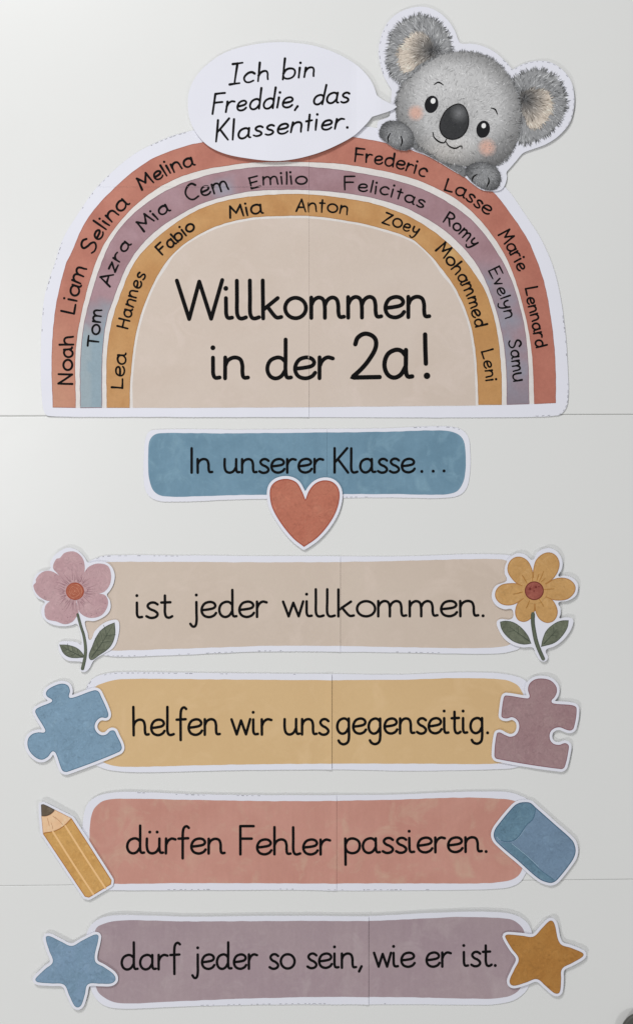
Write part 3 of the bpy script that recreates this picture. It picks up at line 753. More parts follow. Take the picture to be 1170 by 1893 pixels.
# ---- flowers
LEVEL[0] = 0.80
LEAFM = watercolor('leaf_wash', (99, 104, 88), (84, 89, 74), (116, 121, 104), scale=60, amp=.12, streak=False, crinkle=.12)
LEAFR = plain('leaf_rim', (62, 70, 58)); STEMM = watercolor('stem_wash', (88, 95, 80), (76, 83, 68), scale=60, streak=False)
K2 = lambda pts: cv(2.543, 40, 1000, pts)
po = spline(K2([(225, 32), (265, 45), (300, 80), (314, 102), (355, 96), (410, 106), (438, 150), (434, 200), (414, 238), (402, 252), (417, 280), (419, 320), (395, 352), (345, 376), (302, 376), (300, 392), (312, 432), (323, 466), (345, 425), (390, 385), (445, 370), (460, 385), (457, 440), (435, 500), (390, 530), (342, 560), (322, 595), (302, 615), (280, 612), (277, 598), (288, 572), (275, 567), (215, 560), (185, 532), (175, 487), (190, 472), (262, 476), (282, 488), (280, 440), (262, 390), (240, 396), (190, 401), (130, 385), (98, 350), (100, 310), (112, 288), (75, 265), (55, 222), (60, 180), (85, 146), (136, 132), (138, 100), (160, 65), (195, 40)]), True, 2.5)
cc = center(po)
fl = Cut('flower_cutout', 'dusty pink five petalled paper flower with green stem at the left', 'flower', cc, sticker_h(cc, (-0.6, -0.5), 4.4, 0.25), 'paper flowers')
fl.sheet(scissor(po, .4, 6, 33), grid=7)
PINK = watercolor('pink_petal_wash', (175, 145, 148), (168, 135, 140), (182, 152, 155), scale=45, amp=.06, streak=False, crinkle=.06)
PINKV = plain('petal_vein', (140, 104, 112))
fc = K2([(253, 236)])[0]
petals = [
 [(253, 236), (205, 190), (168, 150), (150, 125), (165, 85), (182, 80), (205, 56), (250, 50), (285, 75), (298, 110), (296, 150), (275, 195)],
 [(253, 236), (275, 190), (300, 142), (320, 120), (360, 106), (405, 116), (421, 150), (418, 200), (395, 235), (365, 247), (310, 245)],
 [(253, 236), (310, 244), (368, 248), (395, 256), (408, 285), (400, 320), (375, 350), (330, 362), (295, 352), (272, 330), (260, 280)],
 [(253, 236), (260, 290), (270, 335), (262, 352), (240, 380), (205, 391), (165, 378), (120, 365), (110, 330), (116, 302), (142, 280), (195, 260)],
 [(253, 236), (195, 262), (145, 282), (110, 276), (75, 250), (58, 210), (70, 195), (70, 180), (95, 150), (130, 140), (165, 153), (210, 190)]]
rr = random.Random(4)
for k, p in enumerate(petals):
    q = K2(p); q[0] = q[0] + ('c',)
    o = spline(q, True, 2.5)
    tip = np.mean([np.array(a[:2]) for a in q[4:-3]], axis=0); f0 = np.array(fc); d = tip-f0; L0 = np.linalg.norm(d); d /= L0; nn = np.array([-d[1], d[0]])
    ex = []
    for j in range(11):
        a = (j-5)/5*0.62 + rr.uniform(-.05, .05); dr = d*math.cos(a) + nn*math.sin(a)
        r0 = rr.uniform(17, 22); r1 = r0 + rr.uniform(8, 24)*(1-0.35*abs(a))
        pts = [tuple(f0+dr*(r0+(r1-r0)*t)+nn*1.2*math.sin(t*3+j)) for t in (0, .33, .66, 1)]
        v, f = fl.strip(spline(pts, False, 4), lambda t: 0.9*(1-t)+0.25, 1+k*.6+1.2, caps=False); ex.append((v, f, (1, PINKV), []))
    for j in range(7):
        a = rr.uniform(-.55, .55); r0 = rr.uniform(40, 62)
        p0 = f0 + (d*math.cos(a)+nn*math.sin(a))*r0
        if inside([tuple(p0)], o)[0]:
            v, f = fl.dot(p0[0], p0[1], rr.uniform(.4, .9), 1+k*.6+1.2); ex.append((v, f, (1, PINKV), []))
    fl.region('petal', o, 1+k*.6, PINK, grid=8, extra=ex)
CENT = watercolor('orange_center_wash', (174, 110, 87), (158, 92, 71), (188, 130, 107), scale=130, amp=.1, streak=False)
co_ = rot_ell(fc[0], fc[1], 16.6, 16, 0); ex = []
for r_ in (14, 11, 8, 5, 2.6):
    v, f = fl.strip([(fc[0]+r_*(1+.06*math.sin(3*t+r_))*math.cos(t), fc[1]+r_*(1+.08*math.cos(2*t+r_))*math.sin(t)) for t in np.linspace(0, 2*math.pi, 26)[:-1]], .9, 6.2, closed=True)
    ex.append((v, f, (1, None), []))
RIM_C = plain('orange_rim', (150, 70, 48))
o = fl.region('flower_center', co_, 5.2, CENT, grid=6, rim=(1.6, RIM_C), extra=ex)
st = spline(K2([(265, 345), (280, 400), (294, 445), (302, 500), (300, 545), (288, 600)]), False, 3)
v, f = fl.strip(st, lambda t: 4.6+1.6*t, 4); v2, f2 = fl.strip([(x+2.2, y) for x, y in st], 0.8, 4.6)
fl.link('stem', v + v2, f + [[len(v)+i for i in q] for q in f2], [STEMM, LEAFR], [0]*len(f)+[1]*len(f2), smooth=False)
def leaf(cut, outline, vein, lev, sides):
    o = cut.region('leaf', outline, lev, LEAFM, grid=7, rim=(1.1, LEAFR))
    it = [cut.strip(spline(vein, False, 3), lambda t: 1.5*(1-t)+.4, lev+1, caps=False)]
    a, b = np.array(vein[0]), np.array(vein[-1]); d = b-a; n = np.array([-d[1], d[0]])
    for t, s in sides:
        p = a+d*t; it.append(cut.strip([tuple(p), tuple(p+d*.10+n*s*.10), tuple(p+d*.17+n*s*.2)], .7, lev+1.2, caps=False))
    cut.lines('leaf_vein', it, LEAFR, o)
SD = [(.2, 1), (.3, -1), (.45, 1), (.52, -1), (.66, 1), (.7, -1)]
leaf(fl, spline(K2([(322, 556), (335, 490), (365, 430), (400, 400), (439, 383, 'c'), (441, 440), (420, 495), (370, 535)]), True, 3), K2([(330, 548), (380, 478), (430, 395)]), 2, SD)
leaf(fl, spline(K2([(179, 487, 'c'), (220, 489), (262, 503), (290, 530), (296, 548, 'c'), (235, 549), (200, 530)]), True, 3), K2([(290, 546), (240, 522), (190, 493)]), 2, SD)

K4 = lambda pts: cv(5.571, 880, 1000, pts)
po = spline(K4([(720, 75), (800, 90), (860, 150), (885, 230), (872, 300), (842, 362), (900, 355), (980, 375), (1035, 430), (1042, 500), (1012, 570), (930, 617), (842, 634), (862, 690), (864, 750), (852, 797), (900, 788), (985, 800), (992, 850), (960, 930), (890, 1020), (800, 1085), (712, 1125), (735, 1200), (702, 1242), (650, 1225), (610, 1160), (580, 1098), (480, 1095), (380, 1070), (290, 1010), (230, 920), (207, 840), (240, 805), (366, 800), (366, 704), (290, 703), (210, 670), (165, 610), (158, 540), (200, 460), (310, 408), (288, 330), (300, 240), (350, 165), (420, 128), (500, 140), (577, 195), (625, 118)]), True, 2.5)
cc = center(po)
fy = Cut('flower_cutout', 'mustard yellow six petalled paper flower with brown centre at the right', 'flower', cc, sticker_h(cc, (0.8, -0.3), 5.2, 0.3, 3), 'paper flowers')
fy.sheet(scissor(po, .4, 6, 35), grid=7)
YEL = watercolor('yellow_petal_wash', (184, 144, 92), (177, 136, 84), (191, 153, 104), scale=50, amp=.06, streak=False, crinkle=.05)
YELR = plain('yellow_rim', (160, 112, 60)); YELV = plain('yellow_vein', (160, 112, 52))
fcy = K4([(593, 512)])[0]
petals = [
 [(593, 512, 'c'), (582, 340), (566, 275), (522, 200), (450, 163), (380, 175), (330, 230), (320, 310), (360, 385), (425, 445)],
 [(593, 512, 'c'), (420, 440), (330, 436), (250, 455), (200, 510), (195, 580), (240, 640), (310, 663), (380, 655), (440, 625)],
 [(593, 512, 'c'), (432, 628), (402, 695), (400, 760), (430, 815), (490, 832), (545, 810), (585, 760), (600, 690)],
 [(593, 512, 'c'), (600, 690), (618, 760), (660, 815), (730, 843), (800, 815), (833, 740), (815, 660), (765, 595)],
 [(593, 512, 'c'), (760, 598), (850, 612), (940, 595), (1005, 530), (1012, 460), (960, 400), (880, 378), (800, 390), (750, 418)],
 [(593, 512, 'c'), (752, 416), (805, 365), (840, 300), (850, 220), (810, 145), (740, 118), (670, 140), (610, 200), (585, 285), (580, 345)]]
veins = [[((520, 435), (470, 355)), ((575, 410), (577, 355))], [((475, 525), (380, 548))], [((545, 615), (512, 690)), ((598, 690), (598, 720))], [((645, 600), (690, 675))], [((690, 500), (795, 492))], [((645, 415), (690, 310)), ((665, 420), (705, 385)), ((620, 405), (640, 340))]]
for k, p in enumerate(petals):
    o = spline(K4(p), True, 2.5)
    ex = []
    for a, b_ in veins[k]:
        a, b_ = K4([a, b_]); mid = ((a[0]+b_[0])/2+.5, (a[1]+b_[1])/2)
        v, f = fy.strip(spline([a, mid, b_], False, 3), lambda t: 1.4-.6*t, 1+k*.6+1.2); ex.append((v, f, (2, YELV), []))
    fy.region('petal', o, 1+k*.6, YEL, grid=8, rim=(1.5, YELR), extra=ex)
# a disc of wash joins the petals round the centre
fy.region('flower_eye', rot_ell(fcy[0], fcy[1], 24, 24, 0), 5.4, YEL, grid=8, extra=[fy.strip(spline(K4([a, b_]), False, 3), lambda t: 1.4-.6*t, 6.2) + ((1, YELV), []) for vv in veins for a, b_ in vv])
CENB = watercolor('brown_center_wash', (146, 82, 70), (126, 62, 54), (164, 98, 86), scale=110, amp=.1, streak=False)
ex = []
for x, y, r_ in ((550, 492, 2.2), (610, 475, 2.0), (590, 515, 1.2), (640, 470, 1.2)):
    q = K4([(x, y)])[0]; v, f = fy.dot(q[0], q[1], r_, 8); ex.append((v, f, (1, None), []))
fy.region('flower_center', rot_ell(fcy[0], fcy[1], 17.4, 17.2, 0), 7, CENB, grid=6, rim=(1.8, plain('brown_rim', (104, 40, 34))), extra=ex)
st = spline(K4([(580, 750), (578, 830), (590, 920), (612, 1030), (648, 1130), (685, 1212)]), False, 3)
v, f = fy.strip(st, lambda t: 6.6+.8*math.sin(3*t), 5.2); n1 = len(v); mats = [0]*len(f)
for dx in (-3.0, 3.0):
    v2, f2 = fy.strip([(x+dx, y) for x, y in st], 1.1, 5.8); f += [[len(v)+i for i in q] for q in f2]; v += v2; mats += [1]*len(f2)
fy.link('stem', v, f, [STEMM, LEAFR], mats, smooth=False)
leaf(fy, spline(K4([(242, 832, 'c'), (300, 822), (380, 837), (460, 890), (530, 975), (564, 1057, 'c'), (480, 1065), (380, 1035), (300, 970), (255, 900)]), True, 3), K4([(548, 1035), (450, 965), (340, 885)]), 1.5, [(.55, 1), (.75, -1)])
leaf(fy, spline(K4([(947, 816, 'c'), (935, 890), (880, 980), (800, 1050), (663, 1090, 'c'), (680, 1010), (720, 920), (800, 850), (870, 820)]), True, 3), K4([(690, 1060), (760, 985), (830, 905)]), 1.5, [(.55, 1), (.75, -1)])

LEVEL[0] = 0.75
# ---- jigsaw pieces
def simple(name, label, cat, group, o, mat, rimc, rw, off, tilt, base, bulge, seed, part, step=6):
    cc = center(o)
    c = Cut(name, label, cat, cc, sticker_h(cc, tilt, base, bulge, seed), group)
    c.sheet(scissor(offset(o, off), .4, step, seed), grid=7)
    c.region(part, o, 1, mat, grid=9, rim=(rw, plain(name+'_rim', rimc)))
    return c
o = spline(cv(5.087, 30, 1230, [(185, 440), (200, 405), (335, 345), (343, 325), (295, 290), (285, 258), (310, 222), (380, 185), (440, 172), (490, 190), (509, 240), (500, 298), (540, 303), (735, 235), (775, 245), (800, 290), (868, 450), (858, 490), (800, 490), (760, 520), (740, 570), (755, 620), (800, 655), (850, 650), (890, 615), (925, 615), (945, 650), (996, 770), (970, 812), (490, 998), (450, 995), (430, 970), (375, 822), (345, 808), (300, 860), (240, 885), (170, 850), (120, 780), (115, 700), (150, 650), (210, 630), (270, 630), (278, 605)]), True, 2.5)
BLUE_P = watercolor('jigsaw_blue_wash', (112, 139, 160), (105, 131, 151), (121, 147, 166), scale=45, amp=.07, streak=False, crinkle=.07)
simple('jigsaw_piece', 'grey blue paper jigsaw piece tilted at the left end of the sandy banner', 'puzzle piece', 'paper jigsaw pieces', o, BLUE_P, (66, 98, 120), 1.3, 5.3, (-.4, .3), 4.6, .15, 41, 'jigsaw_print')
o = spline(cv(5.571, 880, 1230, [(300, 310), (525, 340), (547, 322), (530, 250), (545, 190), (600, 145), (680, 135), (760, 155), (815, 210), (825, 270), (802, 325), (770, 362), (785, 390), (985, 410), (1027, 440), (1000, 640), (968, 668), (920, 660), (860, 637), (800, 647), (757, 690), (755, 760), (790, 805), (850, 818), (910, 800), (945, 820), (947, 860), (907, 1040), (870, 1066), (210, 962), (185, 930), (210, 702), (240, 690), (290, 715), (350, 735), (410, 710), (440, 640), (425, 570), (370, 532), (310, 545), (262, 532), (257, 500), (280, 335)]), True, 2.5)
MAUVE_P = watercolor('jigsaw_mauve_wash', (144, 118, 120), (138, 110, 113), (150, 126, 126), scale=40, amp=.06, streak=False, crinkle=.06)
simple('jigsaw_piece', 'mauve brown paper jigsaw piece at the right end of the sandy banner', 'puzzle piece', 'paper jigsaw pieces', o, MAUVE_P, (118, 78, 86), 1.3, 5.2, (.5, -.4), 5.0, .2, 43, 'jigsaw_print')

LEVEL[0] = 0.73
# ---- pencil
K = lambda pts: cv(3.9, 50, 1450, pts)
o_out = poly(K([(106, 141), (125, 138), (327, 240), (614, 690), (609, 722), (450, 817), (420, 810), (116, 355), (106, 225)]), 3)
cc = center(o_out)
def h_pen(x, y, cell=None):
    return 4.6 + 5.5*max(0, (1560-y)/80.0)**1.4*0.8 + 0.3*(x-cc[0])/60
pe = Cut('pencil_cutout', 'ochre paper pencil with sharpened tip leaning left of the salmon banner', 'pencil', cc, h_pen)
pe.sheet(scissor(offset(o_out, 4.0), .3, 6, 47), grid=7)
OCH = watercolor('pencil_wash', (182, 141, 83), (174, 131, 73), (190, 151, 94), scale=45, amp=.08, streak=False, crinkle=.06)
OCHR = plain('pencil_rim', (150, 96, 34)); OCHL = plain('pencil_light_line', (208, 168, 118))
body = spline(K([(118, 355, 'c'), (132, 348), (200, 335), (270, 297), (325, 242, 'c'), (612, 690, 'c'), (608, 720, 'c'), (450, 815, 'c'), (420, 808, 'c')]), True, 3)
ex = []
for a, b_ in (((190, 340), (480, 790)), ((280, 298), (567, 745))):
    a, b_ = K([a, b_]); m_ = ((a[0]+b_[0])/2-.6, (a[1]+b_[1])/2+.4)
    v, f = pe.strip(spline([a, m_, b_], False, 4), 3.4, 2.4); ex.append((v, f, (2, OCHL), []))
pe.region('pencil_body', body, 1, OCH, grid=8, rim=(1.3, OCHR), extra=ex)
WOOD = watercolor('pencil_wood_wash', (214, 178, 144), (204, 166, 130), (222, 190, 160), scale=50, amp=.05, streak=False)
WOODL = plain('wood_grain_line', (168, 128, 96))
ex = []
for a, b_ in (((150, 240), (165, 300)), ((178, 275), (190, 320)), ((205, 230), (262, 290)), ((190, 225), (215, 250))):
    a, b_ = K([a, b_]); v, f = pe.strip([a, ((a[0]+b_[0])/2+.4, (a[1]+b_[1])/2), b_], .8, 2.4, caps=False); ex.append((v, f, (2, WOODL), []))
pe.region('pencil_wood', spline(K([(108, 226, 'c'), (140, 226), (170, 215), (195, 195), (207, 180, 'c'), (325, 241, 'c'), (270, 297), (200, 335), (132, 348), (118, 353, 'c')]), True, 3), 1, WOOD, grid=8, rim=(1.0, WOODL), extra=ex)
LEAD = watercolor('pencil_lead_wash', (100, 88, 72), (82, 70, 56), (116, 104, 88), scale=60, amp=.1, streak=False)
pe.region('pencil_lead', spline(K([(107, 143, 'c'), (125, 140), (205, 179, 'c'), (195, 195), (170, 215), (140, 226), (109, 226, 'c')]), True, 3), 1.6, LEAD, grid=8, rim=(1.1, plain('lead_rim', (60, 50, 42))))

# ---- eraser
K = lambda pts: cv(5.571, 880, 1450, pts)
o = spline(K([(495, 182), (555, 190), (610, 238), (800, 407), (980, 570), (1013, 640), (1015, 710), (980, 790), (840, 970), (792, 1007), (740, 1011), (640, 970), (430, 787), (215, 600), (180, 540), (185, 480), (220, 420), (380, 228), (435, 192)]), True, 2.5)
ER = watercolor('eraser_face_wash', (103, 125, 147), (97, 118, 139), (111, 134, 154), scale=45, amp=.06, streak=False, crinkle=.06)
ERD = watercolor('eraser_end_wash', (90, 119, 137), (82, 110, 128), (101, 130, 146), scale=45, amp=.08, streak=False, crinkle=.08)
er = simple('eraser_cutout', 'blue rounded paper eraser at the right end of the salmon banner', 'eraser', None, o, ER, (52, 84, 106), 1.6, 5.0, (.3, -.2), 4.6, .2, 49, 'eraser_face')
er.region('eraser_end', spline(K([(600, 240, 'c'), (598, 300), (575, 360), (520, 410), (475, 470), (435, 530), (385, 572), (320, 588), (240, 572, 'c'), (200, 535), (195, 485), (230, 425), (388, 238), (440, 203), (495, 194), (550, 201)]), True, 3), 2.6, ERD, grid=8)
er.region('eraser_side', spline(K([(240, 598, 'c'), (320, 600), (365, 610), (500, 715), (660, 880), (795, 985), (745, 998), (650, 958), (440, 778)]), True, 3), 2.6, ERD, grid=8)
ERL = plain('eraser_line', (66, 98, 119)); ERH = plain('eraser_highlight', (138, 164, 180))
er.lines('crease_line', [er.strip(spline(K([(604, 240), (598, 300), (575, 360), (520, 410), (475, 470), (435, 530), (385, 572), (320, 588), (240, 574)]), False, 3), 1.3, 4), er.strip(spline(K([(500, 725), (640, 865), (800, 985)]), False, 3), .9, 4)], ERL)
er.lines('highlight_line', [er.strip(spline(K([(365, 610), (500, 718), (640, 845)]), False, 3), .9, 4.5), er.strip(spline(K([(210, 540), (235, 568), (250, 574)]), False, 3), .9, 4.5), er.strip(spline(K([(400, 575), (450, 530), (500, 455)]), False, 3), .7, 4.5)], ERH)

LEVEL[0] = 0.67
# ---- stars
o = spline(cv(3.9, 50, 1680, [(140, 203), (165, 195), (250, 235), (325, 266), (400, 228), (490, 185), (516, 190), (515, 225), (493, 372), (560, 420), (625, 468), (641, 508), (610, 535), (530, 537), (443, 542), (420, 615), (395, 690), (370, 708), (345, 694), (308, 620), (270, 545), (180, 535), (80, 525), (65, 507), (80, 485), (135, 432), (190, 381), (165, 300)]), True, 2.5)
BLUE_S = watercolor('star_blue_wash', (106, 129, 151), (98, 122, 141), (116, 138, 158), scale=45, amp=.07, streak=False, crinkle=.07)
simple('star_cutout', 'blue grey five pointed paper star at the left of the mauve banner', 'star', 'paper stars', o, BLUE_S, (70, 100, 118), 1.0, 5.0, (-.3, .2), 5.6, .2, 51, 'star_print')
o = spline(cv(4.179, 890, 1680, [(178, 212), (190, 198), (225, 197), (310, 205), (396, 212), (460, 150), (518, 92), (542, 90), (560, 118), (602, 264), (690, 300), (770, 334), (783, 352), (766, 374), (690, 418), (617, 462), (610, 545), (604, 625), (590, 650), (558, 648), (490, 592), (424, 541), (340, 567), (255, 591), (222, 582), (214, 548), (250, 466), (283, 385), (230, 305)]), True, 2.5)
GOLD_S = watercolor('star_gold_wash', (150, 106, 52), (143, 98, 45), (158, 114, 60), scale=45, amp=.06, streak=False, crinkle=.06)
simple('star_cutout', 'golden brown five pointed paper star at the right of the mauve banner', 'star', 'paper stars', o, GOLD_S, (126, 82, 40), 1.0, 5.0, (.4, -.5), 6.0, .3, 53, 'star_print')

# ------------------------------------------------------------------ koala
LEVEL[0] = 0.9
K = lambda pts: cv(2.925, 680, 0, pts)
ko = spline(K([(120, 590), (126, 520), (128, 490), (105, 450), (80, 400), (65, 340), (58, 270), (75, 190), (110, 120), (160, 75), (230, 45), (300, 38), (370, 60), (430, 110), (470, 170), (492, 226), (505, 236), (560, 236), (620, 250), (690, 285), (750, 340), (782, 376), (800, 365), (850, 342), (920, 330), (990, 340), (1050, 380), (1095, 440), (1112, 520), (1108, 600), (1085, 670), (1030, 735), (960, 780), (880, 810), (836, 828), (800, 870), (765, 910), (747, 932), (750, 960), (737, 1005), (712, 1030), (660, 1034), (615, 1026), (560, 990), (520, 955), (480, 935), (380, 875), (300, 832), (250, 805), (200, 815), (150, 805), (103, 775), (60, 740), (50, 690), (58, 655), (92, 642), (116, 628)]), True, 3)
def h_ko(x, y, cell=None):
    return 3.6 + 1.6*max(0, (740-x)/40.0)**1.2*(1 if y < 180 else max(0, 1-(y-180)/60)) + 1.8*max(0, (x-960)/90.0)**1.5 + .3*noise.noise((x*.01, y*.01, 8.0)) + 1.2*max(0, (70-y)/60.0)
cc = center(ko)
kl = Cut('koala_cutout', 'grey paper koala head with paws peeking over the top right of the rainbow', 'koala', cc, h_ko)
kl.sheet(scissor(ko, .45, 6, 61), grid=8)
kl.cutline(ko, [(0.0, 0.14), (0.36, 0.58)], seed=9)
FUR = pigment('drawn_fur', 0.06)
INKK = INK
def g3(v, warm=0): return rgb((v-1+warm*1.2, v+warm*0.15, v+2-warm*1.1))
rk = random.Random(77)
def fur(outline, n, lev, direction, tone, ln, wd, spill=False, spread=60):
    """pencilled hairs: thin tapered flicks, each with the tone of its place"""
    a = np.array(outline); x0, y0 = a.min(0); x1, y1 = a.max(0); V, F, C = [], [], []
    pts = np.array([(rk.uniform(x0, x1), rk.uniform(y0, y1)) for _ in range(int(n*1.8)+2)]); pts = pts[inside(pts, outline)][:n]
    if spill: pts = np.concatenate([pts, np.array([outline[rk.randrange(len(outline))] for _ in range(spill)])])
    for x, y in pts:
        d = direction(x, y) + rk.gauss(0, .32); l = ln*rk.uniform(.6, 1.4); w = wd*rk.uniform(.6, 1.3)
        c, s = math.cos(d), math.sin(d); bend = rk.uniform(-.35, .35)
        p = [(x - c*l*.4, y - s*l*.4), (x + bend*-s*l*.3, y + bend*c*l*.3), (x + c*l*.6, y + s*l*.6)]
        k = rk.gauss(0, 1); t = tone(x, y); v_ = max(40, min(228, t[0] + k*spread*.5)); col = g3(v_, t[1])
        lv = kl.t + (lev + rk.random()*1.5)*LV; b = len(V)
        V += [kl.P(p[0][0], p[0][1], lv), kl.P(p[1][0]-s*w*.5, p[1][1]+c*w*.5, lv), kl.P(p[1][0]+s*w*.5, p[1][1]-c*w*.5, lv), kl.P(p[2][0], p[2][1], lv)]
        F += [[b, b+1, b+2], [b+2, b+1, b+3]]; C += [col]*4
    return V, F, (0, None), C
def tonemap(f): return lambda x, y: (lambda t: g3(t[0], t[1]))(f(x, y))

nose_c = K([(465, 660)])[0]
head_o = spline(K([(187, 455), (157, 520), (150, 580), (156, 630), (180, 690), (240, 755), (310, 815), (400, 872), (480, 893), (600, 905), (700, 893), (760, 843), (800, 770), (818, 690), (823, 600), (808, 520), (788, 460), (758, 410), (718, 360), (660, 315), (600, 290), (530, 280), (460, 281), (400, 295), (340, 325), (280, 370), (230, 418)]), True, 4)
hc = K([(490, 560)])[0]; mz = K([(415, 830)])[0]; hf_c = K([(430, 480)])[0]
def t_head(x, y):
    ex_, ey = (x-hc[0]), (y-hc[1]); ca, sa = math.cos(.42), math.sin(.42)
    u, v = (ex_*ca+ey*sa)/118, (-ex_*sa+ey*ca)/100
    r = math.hypot(u, v)
    t = 189 + 8*max(0, 1-math.hypot((x-hf_c[0])/60, (y-hf_c[1])/50)) - 58*max(0, r-.66)/.34
    m_ = max(0, 1-math.hypot((x-mz[0])/74, (y-mz[1])/44)); t += 38*m_**.8
    d = math.hypot((x-nose_c[0])/34, (y-nose_c[1])/42); t -= 14*max(0, 1.5-d)
    return (t, 1 + 3*m_)
def d_head(x, y): return math.atan2(y-nose_c[1], x-nose_c[0]) + 2.2*noise.noise((x*.05, y*.05, 2.0))
strip_o = spline(K([(238, 770), (300, 800), (400, 866), (520, 905), (528, 955), (480, 933), (380, 873), (300, 830), (246, 803)]), True, 4)
kl.region('chin_shade', strip_o, 1, FUR, grid=8, pig=tonemap(lambda x, y: (118, 0)), extra=[fur(strip_o, 260, 1.6, lambda x, y: 2.2, lambda x, y: (112, 0), 6, 1.1)])['label'] = 'dark grey drawn body below the chin'
# ears
def ear(outline, inner, ic, dark, n, lab):
    oc = np.array(outline).mean(0)
    def t_ear(x, y):
        r = math.hypot(x-ic[0], y-ic[1]); q = max(0, 1-math.hypot((x-dark[0])/26, (y-dark[1])/30))
        return (146 + 12*noise.noise((x*.06, y*.06, 1.0)) - 66*q, 0)
    d_ear = lambda x, y: math.atan2(y-dark[1], x-dark[0]) + .5*noise.noise((x*.05, y*.05, 5.0))
    e = kl.region('ear', outline, 1, FUR, grid=7, pig=tonemap(t_ear), extra=[fur(outline, n, 1.6, d_ear, t_ear, 11, 1.3, 200, 62), fur(outline, 0, 3.2, lambda x, y: math.atan2(y-oc[1], x-oc[0])+.5*noise.noise((x*.09, y*.09, 2.0)), lambda x, y: (108, 0), 9, 2.0, 150, 40)])
    def t_in(x, y):
        q = max(0, 1-math.hypot((x-dark[0])/44, (y-dark[1])/50)); return (188 - 125*q, 12*(1-q))
    kl.region('inner_ear', inner, 3.6, FUR, grid=6, pig=tonemap(t_in), parent=e, extra=[fur(inner, 320, 4.2, d_ear, t_in, 11, 1.3, 130, 60)])
ear(wobble(spline(K([(190, 455), (150, 432), (118, 390), (104, 320), (110, 250), (134, 172), (192, 116), (270, 84), (338, 96), (396, 134), (434, 192), (450, 262), (430, 288), (370, 306), (300, 356), (235, 416)]), True, 4), 2.2, .2, 3),
    wobble(spline(K([(245, 190), (195, 235), (165, 300), (190, 385), (232, 380), (290, 335), (350, 300), (352, 250), (325, 205), (285, 182)]), True, 4), 2, .2, 4), K([(245, 280)])[0], K([(345, 275)])[0], 900, '')
ear(wobble(spline(K([(778, 435), (830, 397), (900, 378), (958, 384), (1016, 422), (1056, 490), (1070, 560), (1046, 638), (998, 704), (940, 748), (852, 776), (806, 762), (816, 700), (826, 600), (811, 510), (790, 456)]), True, 4), 2.2, .2, 5),
    wobble(spline(K([(830, 510), (880, 486), (950, 490), (988, 540), (985, 610), (940, 672), (882, 692), (852, 640), (826, 590)]), True, 4), 2, .2, 6), K([(920, 590)])[0], K([(845, 535)])[0], 800, '')
hd = kl.region('head', wobble(head_o, 1.6, .2, 7), 6.2, FUR, grid=6, pig=tonemap(t_head), extra=[fur(head_o, 3600, 6.8, d_head, t_head, 6.5, 1.0, 300, 46), fur(head_o, 0, 8.4, d_head, lambda x, y: (124, 0), 8, 1.7, 260, 44)])
# face
for c_, r_ in (((258, 612), 14), ((642, 798), 16)):
    q = K([c_])[0]; V, F, C = [], [], []
    for k in range(520):                                        # chalky blush fading into the grey
        a = rk.uniform(0, 6.283); u = rk.random()**.55; d = r_*1.15*u
        x, y = q[0]+d*math.cos(a), q[1]+d*math.sin(a); b_ = d_head(x, y) + rk.gauss(0, .5); l = rk.uniform(1.5, 3.0)
        v, f = kl.strip([(x-l*math.cos(b_), y-l*math.sin(b_)), (x, y), (x+l*math.cos(b_), y+l*math.sin(b_))], lambda t: 1.6*(1-abs(2*t-1))+.25, 10.2-u*.8+.4*rk.random(), caps=False)
        t = t_head(x, y)[0]; w_ = max(0, min(1, 1.25-1.15*u**1.6)) ; n_ = rk.gauss(0, 4)
        col = rgb(tuple(a_+(b2-a_)*w_+n_ for a_, b2 in zip((t-1, t, t+2), (206, 168, 154))))
        F += [[len(V)+i for i in g] for g in f]; V += v; C += [col]*len(v)
    kl.link('cheek', V, F, [FUR], cols=C, smooth=False)
EYE = plain('eye_black', (14, 15, 20), .6, 1.0); HL = plain('eye_white', (236, 236, 236))
for c_, a_, hl, hr in (((342, 565), 14, (351, 547), 4.5), ((621, 700), 12, (624, 681), 4.1)):
    q = K([c_])[0]; e = kl.region('eye', rot_ell(q[0], q[1], 12.4, 16.2, a_), 9.4, EYE, grid=6)
    h = K([hl])[0]; kl.region('eye_highlight', rot_ell(h[0], h[1], hr, hr*1.15, a_, 18), 10.4, HL, grid=4, parent=e)
nose_o = spline(K([(482, 561), (522, 578), (545, 640), (536, 700), (502, 743), (450, 757), (404, 736), (384, 690), (394, 640), (424, 592)]), True, 3)
nh = K([(492, 612)])[0]
def t_nose(x, y): return (50 + 75*max(0, 1-math.hypot((x-nh[0])/20, (y-nh[1])/22))**1.1, 0)
kl.region('nose', nose_o, 9.6, FUR, grid=4, pig=tonemap(t_nose), rim=(1.8, INKK), extra=[fur(nose_o, 260, 10.8, lambda x, y: rk.uniform(0, 6.3), t_nose, 3, .9, False, 26)])
def tl(t): return 3.0 - 1.4*abs(2*t-1)
kl.lines('mouth', [kl.strip(spline(K([(349, 716), (358, 745), (385, 768), (410, 772), (424, 752)]), False, 2), tl, 9.6), kl.strip(spline(K([(418, 764), (436, 790), (470, 803), (504, 790), (506, 803)]), False, 2), tl, 9.7)], INKK)
for p in ([(357, 458), (380, 446), (406, 460)], [(664, 585), (686, 593), (698, 618)]):
    kl.lines('eyebrow', [kl.strip(spline(K(p), False, 2), tl, 9.4)], INKK)
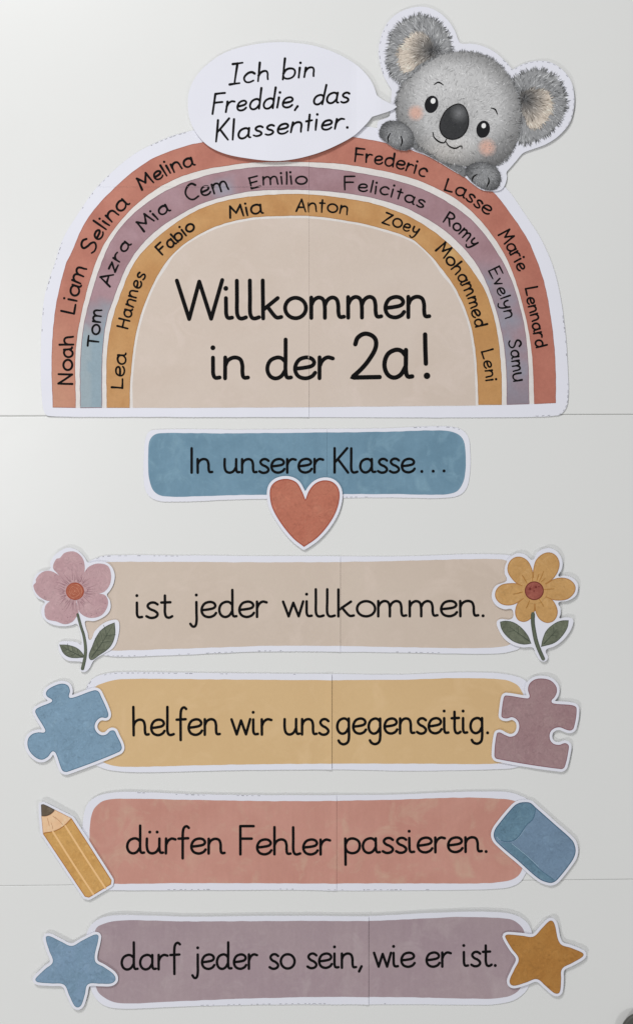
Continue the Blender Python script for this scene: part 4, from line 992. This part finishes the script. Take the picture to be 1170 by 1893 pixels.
# paws
for p, cl in (([(60, 722), (74, 680), (110, 657), (160, 656), (206, 678), (237, 713), (246, 752), (236, 795), (200, 813), (152, 805), (106, 776), (72, 750)], (((120, 722), (108, 745), (110, 770)), ((178, 738), (184, 765), (176, 792)))),
              ([(525, 930), (540, 900), (580, 881), (632, 880), (682, 900), (711, 940), (713, 985), (690, 1021), (642, 1028), (590, 1006), (555, 972)], (((588, 944), (568, 958), (560, 982)), ((650, 962), (652, 985), (640, 1012))))):
    o = spline(K(p), True, 3); pc = np.array(o).mean(0)
    def t_paw(x, y, pc=pc): return (140 - 50*max(0, math.hypot((x-pc[0])/33, (y-pc[1])/27)-.5)/.5, 0)
    pw = kl.region('paw', wobble(o, 1.2, .2, 3), 11, FUR, grid=6, pig=tonemap(t_paw), rim=(1.0, plain('paw_rim', (74, 74, 76))), extra=[fur(o, 520, 12.2, lambda x, y, pc=pc: math.atan2(y-pc[1]+12, x-pc[0]), t_paw, 6, 1.0, 30, 38)])
    kl.lines('toe_line', [kl.strip(spline(K(c_), False, 2), tl, 14.2) for c_ in cl], INKK, pw)

# ------------------------------------------------------------------ speech bubble
K = lambda pts: cv(2.786, 330, 60, pts)
bo = spline(K([(50, 385), (55, 310), (90, 230), (150, 165), (240, 105), (350, 70), (480, 52), (600, 55), (720, 75), (820, 112), (920, 172), (980, 237), (1008, 290), (1020, 327, 'c'), (1050, 350), (1095, 372), (1125, 385, 'c'), (1100, 402), (1050, 421), (996, 437, 'c'), (965, 475), (900, 535), (800, 590), (700, 630), (600, 655), (500, 665), (380, 655), (250, 630), (160, 590), (100, 530), (65, 465)]), True, 4)
cc = (519, 188)
def h_bub(x, y, cell=None):
    h = 4.6 + 4.5*max(0, (y-215)/80.0)**1.5 + .9*max(0, (430-x)/80.0) + .25*noise.noise((x*.012, y*.012, 4.0))
    return h + 4.0*max(0, min(1, (x-655)/45.0))
sb = Cut('speech_bubble', 'white oval paper speech bubble with black handwriting and tail pointing at the koala', 'speech bubble', cc, h_bub)
sb.sheet(scissor(bo, .3, 8, 71), grid=9)
def bub(chars, base, xh, cap, asc, seed): word(sb, 'handwritten_word', chars, base, xh, 4.3, 1.5, cap=cap, asc=asc, slant=.26, jit=.8, seed=seed, track=.24, dotr=2.6, G=HAND)
bub(['I2', 'c', 'h'], [(424, 157.5), (498, 147)], 17.5, 36, 35, 1)
bub('bin', [(522, 146), (582, 141)], 17.5, None, 36, 2)
bub('Freddie,', [(392, 211.5), (464, 203), (553, 198)], 18, 36, 37, 3)
bub('das', [(577, 194), (645, 189)], 18, None, 37, 4)
bub('Klassentier.', [(399, 263), (515, 248), (648, 236)], 18, 38, 36, 5)
